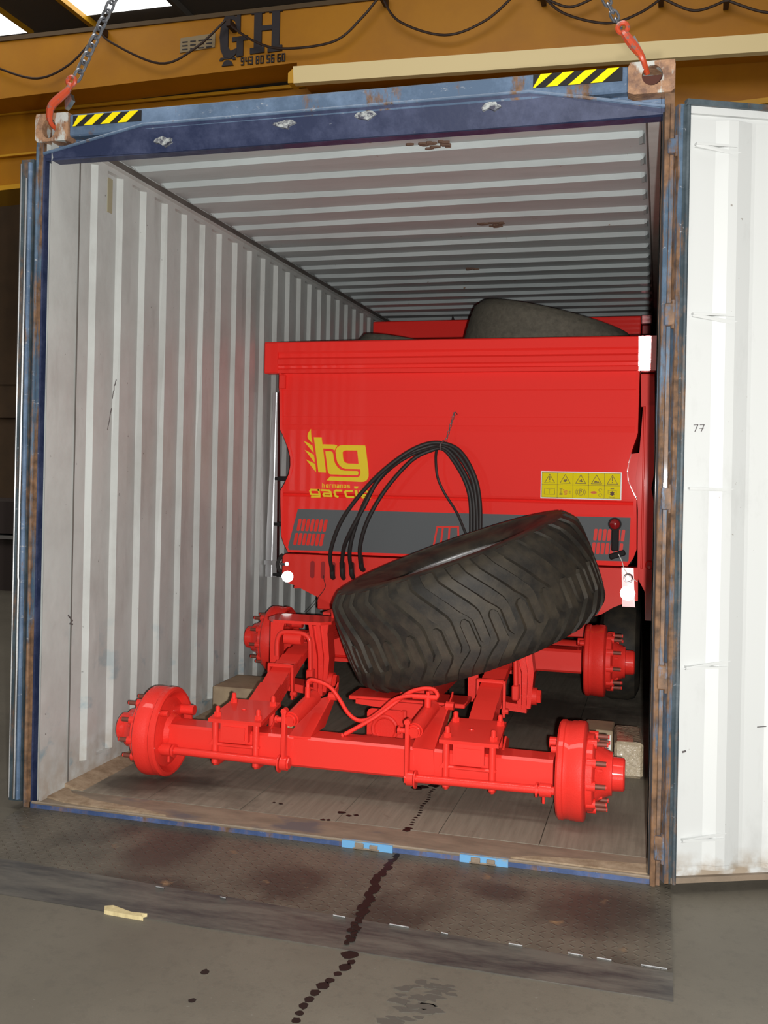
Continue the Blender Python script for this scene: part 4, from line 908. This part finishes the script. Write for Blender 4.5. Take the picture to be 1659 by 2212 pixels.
# warning sticker
sx0, sx1, sz0, sz1 = .551, .993, 1.233, 1.386
st_ = sadd(mb().box(sx0, sx1, 2.187, 2.1905, sz0, sz1), 'warning_sticker', M_white)
sadd(mb().box(sx0+.007, sx1-.007, 2.1855, 2.188, sz0+.007, sz1-.007), 'yellow_field', M_olive, st_)
g = mb(); cw = (sx1-sx0-.014)/5; zm = (sz0+sz1)/2+.002; F3 = (XZ, 2.1845, 2.186)
def S3(segs, w): strokes(g, segs, w, *F3)
for i in range(6): S3([((sx0+.007+cw*i, sz0+.007), (sx0+.007+cw*i, sz1-.007))], .0018)
for z in (sz0+.007, zm, sz1-.007): S3([((sx0+.007, z), (sx1-.007, z))], .0018)
for i in range(5):
    cx = sx0+.007+cw*(i+.5); b = zm+.009; t_ = sz1-.017; S3([((cx-.028, b), (cx, t_)), ((cx, t_), (cx+.028, b)), ((cx+.028, b), (cx-.028, b))], .0030)
    if i in (0, 4): S3([((cx, b+.018), (cx, b+.036))], .005); S3([((cx, b+.009), (cx, b+.010))], .005)
cx = sx0+.007+cw*1.5; b = zm+.009
g.prism([(cx-.010,b+.010),(cx+.002,b+.006),(cx+.010,b+.014),(cx+.009,b+.026),(cx+.002,b+.020),(cx-.008,b+.020)], 2.1845, 2.186, XZ)
cx += cw; g.prism([(cx-.012,b+.012),(cx+.004,b+.008),(cx+.014,b+.010),(cx+.006,b+.016),(cx+.006,b+.026),(cx-.002,b+.020)], 2.1845, 2.186, XZ)
cx += cw; g.prism([(cx-.016,b+.007),(cx+.016,b+.007),(cx+.012,b+.013),(cx+.004,b+.012),(cx-.002,b+.018),(cx-.010,b+.014)], 2.1845, 2.186, XZ)
cx = sx0+.007+cw*.5; zc = (zm+sz0)/2
S3([((cx-.028,zc+.018),(cx,zc+.014)),((cx,zc+.014),(cx+.028,zc+.018)),((cx-.028,zc+.018),(cx-.030,zc-.016)),((cx+.028,zc+.018),(cx+.030,zc-.016)),((cx-.030,zc-.016),(cx+.030,zc-.016)),((cx,zc+.014),(cx,zc-.012))], .0016)
cx += cw; S3([((cx-.030,zc+.018),(cx-.014,zc+.018)),((cx-.030,zc-.016),(cx-.014,zc-.016)),((cx-.022,zc+.018),(cx-.022,zc-.016)),((cx-.030,zc+.010),(cx-.014,zc+.010)),((cx-.030,zc-.008),(cx-.014,zc-.008)),((cx+.022,zc+.004),(cx+.030,zc+.004)),((cx+.022,zc-.006),(cx+.030,zc-.006))], .0022)
cx += cw; n = 20
S3([((cx+.017*cos(2*PI*i/n), zc+.017*sin(2*PI*i/n)), (cx+.017*cos(2*PI*(i+1)/n), zc+.017*sin(2*PI*(i+1)/n))) for i in range(n)], .0022)
for s in (0, PI): S3([((cx+.026*cos(s-.75+i*.25), zc+.026*sin(s-.75+i*.25)), (cx+.026*cos(s-.5+i*.25), zc+.026*sin(s-.5+i*.25))) for i in range(6)], .0022)
S3([((cx-.005,zc-.009),(cx-.005,zc+.009)),((cx-.005,zc+.009),(cx+.005,zc+.008)),((cx+.005,zc+.008),(cx+.005,zc+.001)),((cx+.005,zc+.001),(cx-.005,zc))], .003)
cx += cw
for q in (.014, -.014): S3([((cx+.022+.009*cos(i*.7), zc+q+.009*sin(i*.7)), (cx+.022+.009*cos((i+1)*.7), zc+q+.009*sin((i+1)*.7))) for i in range(7)], .0018)
cx += cw; S3([((cx-.022,zc+.014),(cx+.022,zc+.014)),((cx-.022,zc+.014),(cx-.022,zc-.008)),((cx+.022,zc+.014),(cx+.022,zc-.008)),((cx-.018,zc-.022),(cx,zc-.026)),((cx,zc-.026),(cx+.016,zc-.022))], .0018)
S3([((cx-.008,zc+.023),(cx+.008,zc+.023))], .004)
sadd(g, 'sticker_symbols', M_ink, st_)
g = mb(); g.prism([(cx+(.015 if i % 2 else .009)*cos(PI*i/6), zc-.004+(.015 if i % 2 else .009)*sin(PI*i/6)) for i in range(12)], 2.184, 2.186, XZ); sadd(g, 'sticker_symbols', M_brown, st_)
g = mb(); cx2 = sx0+.007+cw*1.5
for i in range(4): strokes(g, [((cx2-.010+i*.003, zc+.012-i*.009), (cx2+.012-i*.001, zc+.004-i*.006))], .0035, XZ, 2.184, 2.186)
cx2 = sx0+.007+cw*3.5; g.prism([(cx2-.030,zc+.004),(cx2-.012,zc+.008),(cx2+.002,zc+.004),(cx2+.002,zc-.004),(cx2-.012,zc-.008),(cx2-.030,zc-.004)], 2.184, 2.186, XZ); sadd(g, 'sticker_symbols', M_orng, st_)
# crossbar below the hopper
cb = [(-.960,.858),(-.972,.845),(-.972,.735),(-.94,.690),(-.895,.678),(-.660,.578),(-.44,.49),(.55,.50),(.90,.605),(.96,.645),(1.01,.668),(1.092,.690),(1.090,.868),(1.00,.862)]
g = mb(); g.prism(cb, 2.155, 2.165, XZ); g.box(-.96, 1.085, 2.165, 2.30, .848, .862); g.box(-.40, .5, 2.165, 2.30, .50, .512); sadd(g, 'crossbar', M_red)
g = mb().prism([(-.905,.672),(-.83,.672),(-.83,.660),(-.905,.655)], 2.18, 2.22, XZ); sadd(g, 'crossbar_lug', M_red)
def pill(x, z0, z1, w, y0, y1):
    P_ = [(x+w*cos(math.radians(a)), z1-w+w*sin(math.radians(a))) for a in range(0, 181, 30)] + [(x+w*cos(math.radians(a)), z0+w+w*sin(math.radians(a))) for a in range(180, 361, 30)]
    return mb().prism(P_, y0, y1, XZ)
for x in (-.782, -.716, -.652, -.588, -.530): sadd(pill(x, .725, .828, .013, 2.1525, 2.156), 'hose_slot', M_dred)  # flat dark pills paint the shade inside the slots
# hydraulic hoses
hs = [[(-.652,2.16,.735),(-.648,2.12,.78),(-.635,2.05,.90),(-.545,2.0,1.10),(-.370,1.97,1.31),(-.205,1.97,1.45),(-.08,2.0,1.52),(.02,2.03,1.53),(.12,2.03,1.485),(.205,2.02,1.35),(.238,2.02,1.20),(.243,2.02,1.02),(.245,2.04,.9)],
      [(-.588,2.16,.735),(-.588,2.12,.80),(-.555,2.05,.92),(-.50,2.0,1.02),(-.42,1.98,1.16),(-.33,1.98,1.33),(-.20,1.99,1.45),(-.06,2.02,1.51),(.02,2.05,1.52),(.10,2.05,1.47),(.185,2.04,1.34),(.215,2.04,1.20),(.225,2.04,1.02),(.225,2.05,.9)],
      [(-.530,2.16,.745),(-.532,2.12,.80),(-.52,2.05,.90),(-.485,2.02,1.03),(-.415,2.0,1.20),(-.32,2.0,1.34),(-.20,2.01,1.44),(-.07,2.04,1.50),(.01,2.06,1.51),(.085,2.06,1.45),(.165,2.05,1.32),(.198,2.05,1.20),(.205,2.05,1.02),(.205,2.06,.9)],
      [(-.468,2.16,.79),(-.470,2.10,.84),(-.455,2.05,.95),(-.40,2.02,1.10),(-.30,2.02,1.27),(-.16,2.03,1.43),(-.05,2.05,1.49),(.01,2.07,1.50),(.07,2.07,1.44),(.145,2.06,1.32),(.178,2.06,1.20),(.185,2.06,1.02),(.185,2.07,.9)]]
for h in hs:
    g = mb().tube(h, .0115, 10, 0, 5); a, b = Vector(h[0]), Vector(h[1]); g.tube([a, (a+b)/2+Vector((0,-.005,-.01)), b+Vector((0, 0, .03))], .0155, 10, 0, 3); sadd(g, 'hydraulic_hose', M_hose)
sadd(mb().tube([(-.02,2.05,1.49),(-.028,2.07,1.44),(-.020,2.09,1.34),(.02,2.10,1.25),(.09,2.09,1.15),(.14,2.06,1.06),(.18,2.03,.98)], .0075, 8, 0, 5), 'hydraulic_hose', M_hose)
g = mb()
for i in range(9):
    f_ = i/8; c_ = Vector((.058-.022*f_-.010*f_, 2.14-.08*f_, 1.700-.175*f_)); g.tube([c_+Vector((.006*cos(2*PI*j/6)*(1 if i % 2 else .4), .004*sin(2*PI*j/6), .013*sin(2*PI*j/6))) for j in range(6)], .0022, 5, 0, 1, True)
g.tube([(.055,2.19,1.695),(.052,2.15,1.70),(.064,2.145,1.712),(.072,2.16,1.70)], .003, 6, 0, 3); g.tube([(.025,2.03,1.545),(.010,2.01,1.52),(.012,2.02,1.49)], .004, 6, 0, 3); sadd(g, 'hose_hook', M_steel)
# marker lamp arm at the right
g = mb(); g.lathe([(0, .014), (.012, .030), (.030, .036), (.034, .036), (.034, .026)], (.963, 2.165, 1.103), (0, -1, 0), 24); g.bevbox(.945, .985, 2.15, 2.175, .955, 1.08, .006, 0, Matrix.Translation((0, 0, 0)))
g.bevbox(-.045, .045, -.012, .012, -.016, .016, .006, 0, Matrix.Translation((.978, 2.16, .935)) @ Matrix.Rotation(math.radians(-20), 4, 'Y')); g.cyl((.972,2.165,.97),(.972,2.185,.97),.012,8)
ml = sadd(g, 'marker_lamp', M_black)
g = mb(); g.lathe([(0, .030), (.010, .026), (.016, .014), (.017, 0)], (.963, 2.133, 1.103), (0, -1, 0), 20); sadd(g, 'lamp_lens', M_lamp, ml)
sadd(mb().tube([(.985,2.145,.94),(1.005,2.14,.90),(1.018,2.14,.86),(1.05,2.14,.82),(1.085,2.15,.795)], .0022, 6, 0, 4), 'lamp_wire', M_white, ml)
# reflectors: glass beads facing the camera side of the machine
def reflector(x, z, r):
    n_ = (CAMP+rr*.05-uu*.02 - Vector((x, 2.15, z))).normalized(); a = Vector((x, 2.150, z))
    g = mb().lathe([(-.012, r), (.006, r), (.008, r*.985), (.0082, 0)], a, n_, 28); return sadd(g, 'reflector', M_refl)
reflector(-.937, .728, .034); reflector(1.037, .728, .040)
g = mb(); n_ = (CAMP - Vector((1.03, 2.15, .76))).normalized()
g.add([(1.003,2.148,.868),(1.066,2.146,.868),(1.078,2.144,.655),(1.010,2.147,.655),(1.003,2.154,.868),(1.066,2.154,.868),(1.078,2.154,.655),(1.010,2.154,.655)], [(0,1,2,3),(4,7,6,5),(0,4,5,1),(3,2,6,7),(0,3,7,4),(1,5,6,2)]); sadd(g, 'reflector_plate', mat('pink_reflective_plate', (.90,.45,.45), .35, metal=.6))
g = mb().tube([(1.040+.022*cos(2*PI*i/16), 2.138, .812+.022*sin(2*PI*i/16)) for i in range(16)], .005, 8, 0, 1, True); g.cyl((1.040,2.15,.812), (1.040,2.135,.812), .011, 12); sadd(g, 'washer_bolt', M_steel)
g = mb(); g.cyl((-.955,2.17,.80), (-.935,2.13,.805), .013, 12); g.cyl((-.98,2.16,.80),(-.955,2.16,.80),.010,8); sadd(g, 'bolt', M_chain)
sadd(mb().tube([(-.985,2.2,.85),(-1.0,2.18,.83),(-1.01,2.17,.80),(-1.0,2.17,.765),(-.985,2.18,.75)], .011, 8, 0, 4), 'rubber_strap', M_hose)
# galvanised rail on the left with black stays
g = mb(); g.prism([(-1.112,1.840),(-1.080,1.840),(-1.066,.705),(-1.140,.705),(-1.140,.9)], 2.30, 2.34, XZ); g.prism([(-1.097,1.84),(-1.090,1.84),(-1.100,.705),(-1.107,.705)], 2.292, 2.302, XZ); g.box(-1.140,-1.062,2.28,2.31,.780,.806); sadd(g, 'galvanised_rail', M_steel)
for z in (1.31, 1.03, .72): sadd(mb().cyl((-1.09, 2.31, z), (-.97, 2.31, z), .014, 8), 'rail_stay', M_black)
# red end frame on the right
g = mb(); g.prism([(1.080,1.944),(1.155,1.944),(1.160,1.76),(1.086,1.76)], 2.36, 2.42, XZ); g.prism([(1.098,1.765),(1.160,1.765),(1.165,1.40),(1.150,1.30),(1.170,1.20),(1.175,.90),(1.172,.76),(1.14,.70),(1.085,.80),(1.080,1.18),(1.065,1.36),(1.082,1.50)], 2.30, 2.36, XZ)
g.prism([(1.02,1.49),(1.092,1.50),(1.110,1.40),(1.098,1.25),(1.05,1.25),(1.00,1.36)], 2.34, 2.38, XZ); g.prism([(1.125,.76),(1.172,.76),(1.172,.56),(1.130,.56)], 2.34, 2.40, XZ); sadd(g, 'end_frame', M_red)
g = mb(); g.bevbox(1.100, 1.112, 2.288, 2.31, .85, 1.76, .004); g.lathe([(-.02, .0), (-.018, .02), (0, .026)], (1.15, 2.295, .875), (0, 1, 0), 14); sadd(g, 'end_frame_rib', M_red)
sadd(mb().tube([(-.712,2.150,.745),(-.700,2.135,.715),(-.690,2.13,.685),(-.705,2.12,.650),(-.722,2.11,.625),(-.735,2.09,.590),(-.755,2.06,.560),(-.775,2.03,.535)], .0022, 6, 0, 4), 'loose_wire', M_hose)
# undercarriage: beams and two wheels
g = mb(); g.bevbox(-.80, .80, 2.60, 2.72, .40, .52, .008); g.bevbox(-.80, -.70, 2.3, 3.6, .52, .872, .008); g.bevbox(.70, .80, 2.3, 3.6, .52, .872, .008); sadd(g, 'chassis', M_red)
for sx in (1,): sadd(mb().lathe([(-.11,.13),(-.115,.22),(-.09,.275),(-.05,.29),(.05,.29),(.09,.275),(.115,.22),(.11,.13)], (sx*.985, 2.75, .3155), (1,0,0), 40), 'gauge_wheel', M_rub)
sadd(mb().cyl((-.20,2.75,.3155),(.98,2.75,.3155),.045,14), 'wheel_axle', M_red)
sadd(mb().bevbox(-.25, -.15, 2.70, 2.80, FL, .42, .01), 'parking_leg', M_red)
# tyres carried in the hopper
tyre('smooth_tyre', 'large dusty tyre lying tilted on top of the red hopper', (.469, 3.067, 2.136), -.242, .0, .56, .25, .30, False, M_rub2, False)
tyre('smooth_tyre', 'small dusty tyre half sunk in the left end of the hopper', (-.48, 2.93, 1.985), -.16, .0, .33, .25, .18, False, M_rub2, False)

# ------------------------------------------------------------------ second hopper behind
s2 = thing('seed_drill', 'red hopper of a second seed drill at the back of the container', 'farm machine', (0, 5.1, FL))
def a2(g, name, m_=M_sheet): return at(g.build(name, m_), s2)
g = mb(); g.bevbox(-1.12, 1.03, 4.50, 4.60, 2.43, 2.612, .006); g.box(-1.12, 1.03, 5.6, 5.66, 2.43, 2.612); a2(g, 'hopper_rim')
a2(mb().bevbox(1.035, 1.112, 4.47, 4.60, 2.545, 2.615, .006), 'rim_end_cap', M_mir)
a2(mb().bevbox(1.04, 1.105, 4.50, 5.66, 2.43, 2.54, .006), 'end_plate', M_dred)  # dark red block paints the shaded hole under the cap
a2(mb().box(-1.0, 1.0, 4.62, 5.6, 1.2, 2.44), 'hopper_body')
g = mb()
for x in (-.9, .8): g.box(x, x+.1, 4.7, 4.8, FL, 1.2); g.box(x, x+.1, 5.4, 5.5, FL, 1.2)
a2(g, 'chassis', M_red)
g = mb().prism([(-.48,2.61),(-.455,2.61),(-.46,2.64),(-.47,2.665),(-.475,2.64)], 4.6, 4.62, XZ); a2(g, 'black_peg', M_black)

# ------------------------------------------------------------------ boxes and timber on the container floor
def box_thing(nm, label, cat, x0, x1, y0, y1, z0, z1, m_, rz=0, b=.006):
    cx, cy = (x0+x1)/2, (y0+y1)/2
    o = mb().bevbox(x0-cx, x1-cx, y0-cy, y1-cy, 0, z1-z0, b).build(nm, m_); o.location = (cx, cy, z0); o.rotation_euler = (0, 0, rz); return tag(o, label, cat)
bx_ = box_thing('wrapped_parcel', 'small carton wrapped in clear film beside the right wall', 'parcel', 1.015, 1.140, 1.10, 1.42, FL, .185, M_wrap, .05, .012)
cbx = box_thing('cardboard_box', 'brown cardboard box with printed label behind the right front drum', 'box', .87, 1.005, 1.36, 1.56, FL, .165, M_card)
g = mb().box(-.03, .060, -.1015, -.0995, .02, .12); lb = g.build('paper_label', M_white, cbx)
g = mb()
for i in range(6): g.box(-.02, .050-(.03 if i % 3 == 2 else 0), -.1025, -.1015, .042+i*.012, .046+i*.012)
g.build('label_text', M_ink2, cbx)
box_thing('cardboard_box', 'cardboard box against the left wall behind the left spring', 'box', -1.118, -.86, 1.52, 1.86, FL, .185, M_card, .0)
box_thing('timber_block', 'pale timber block standing upright under the middle of the axles', 'timber', .212, .268, 1.12, 1.20, FL, .280, M_timber, .0, .002)
box_thing('timber_block', 'pale timber block lying behind the left leaf spring', 'timber', -.50, -.44, .98, 1.12, FL, .17, M_timber, .1, .002)
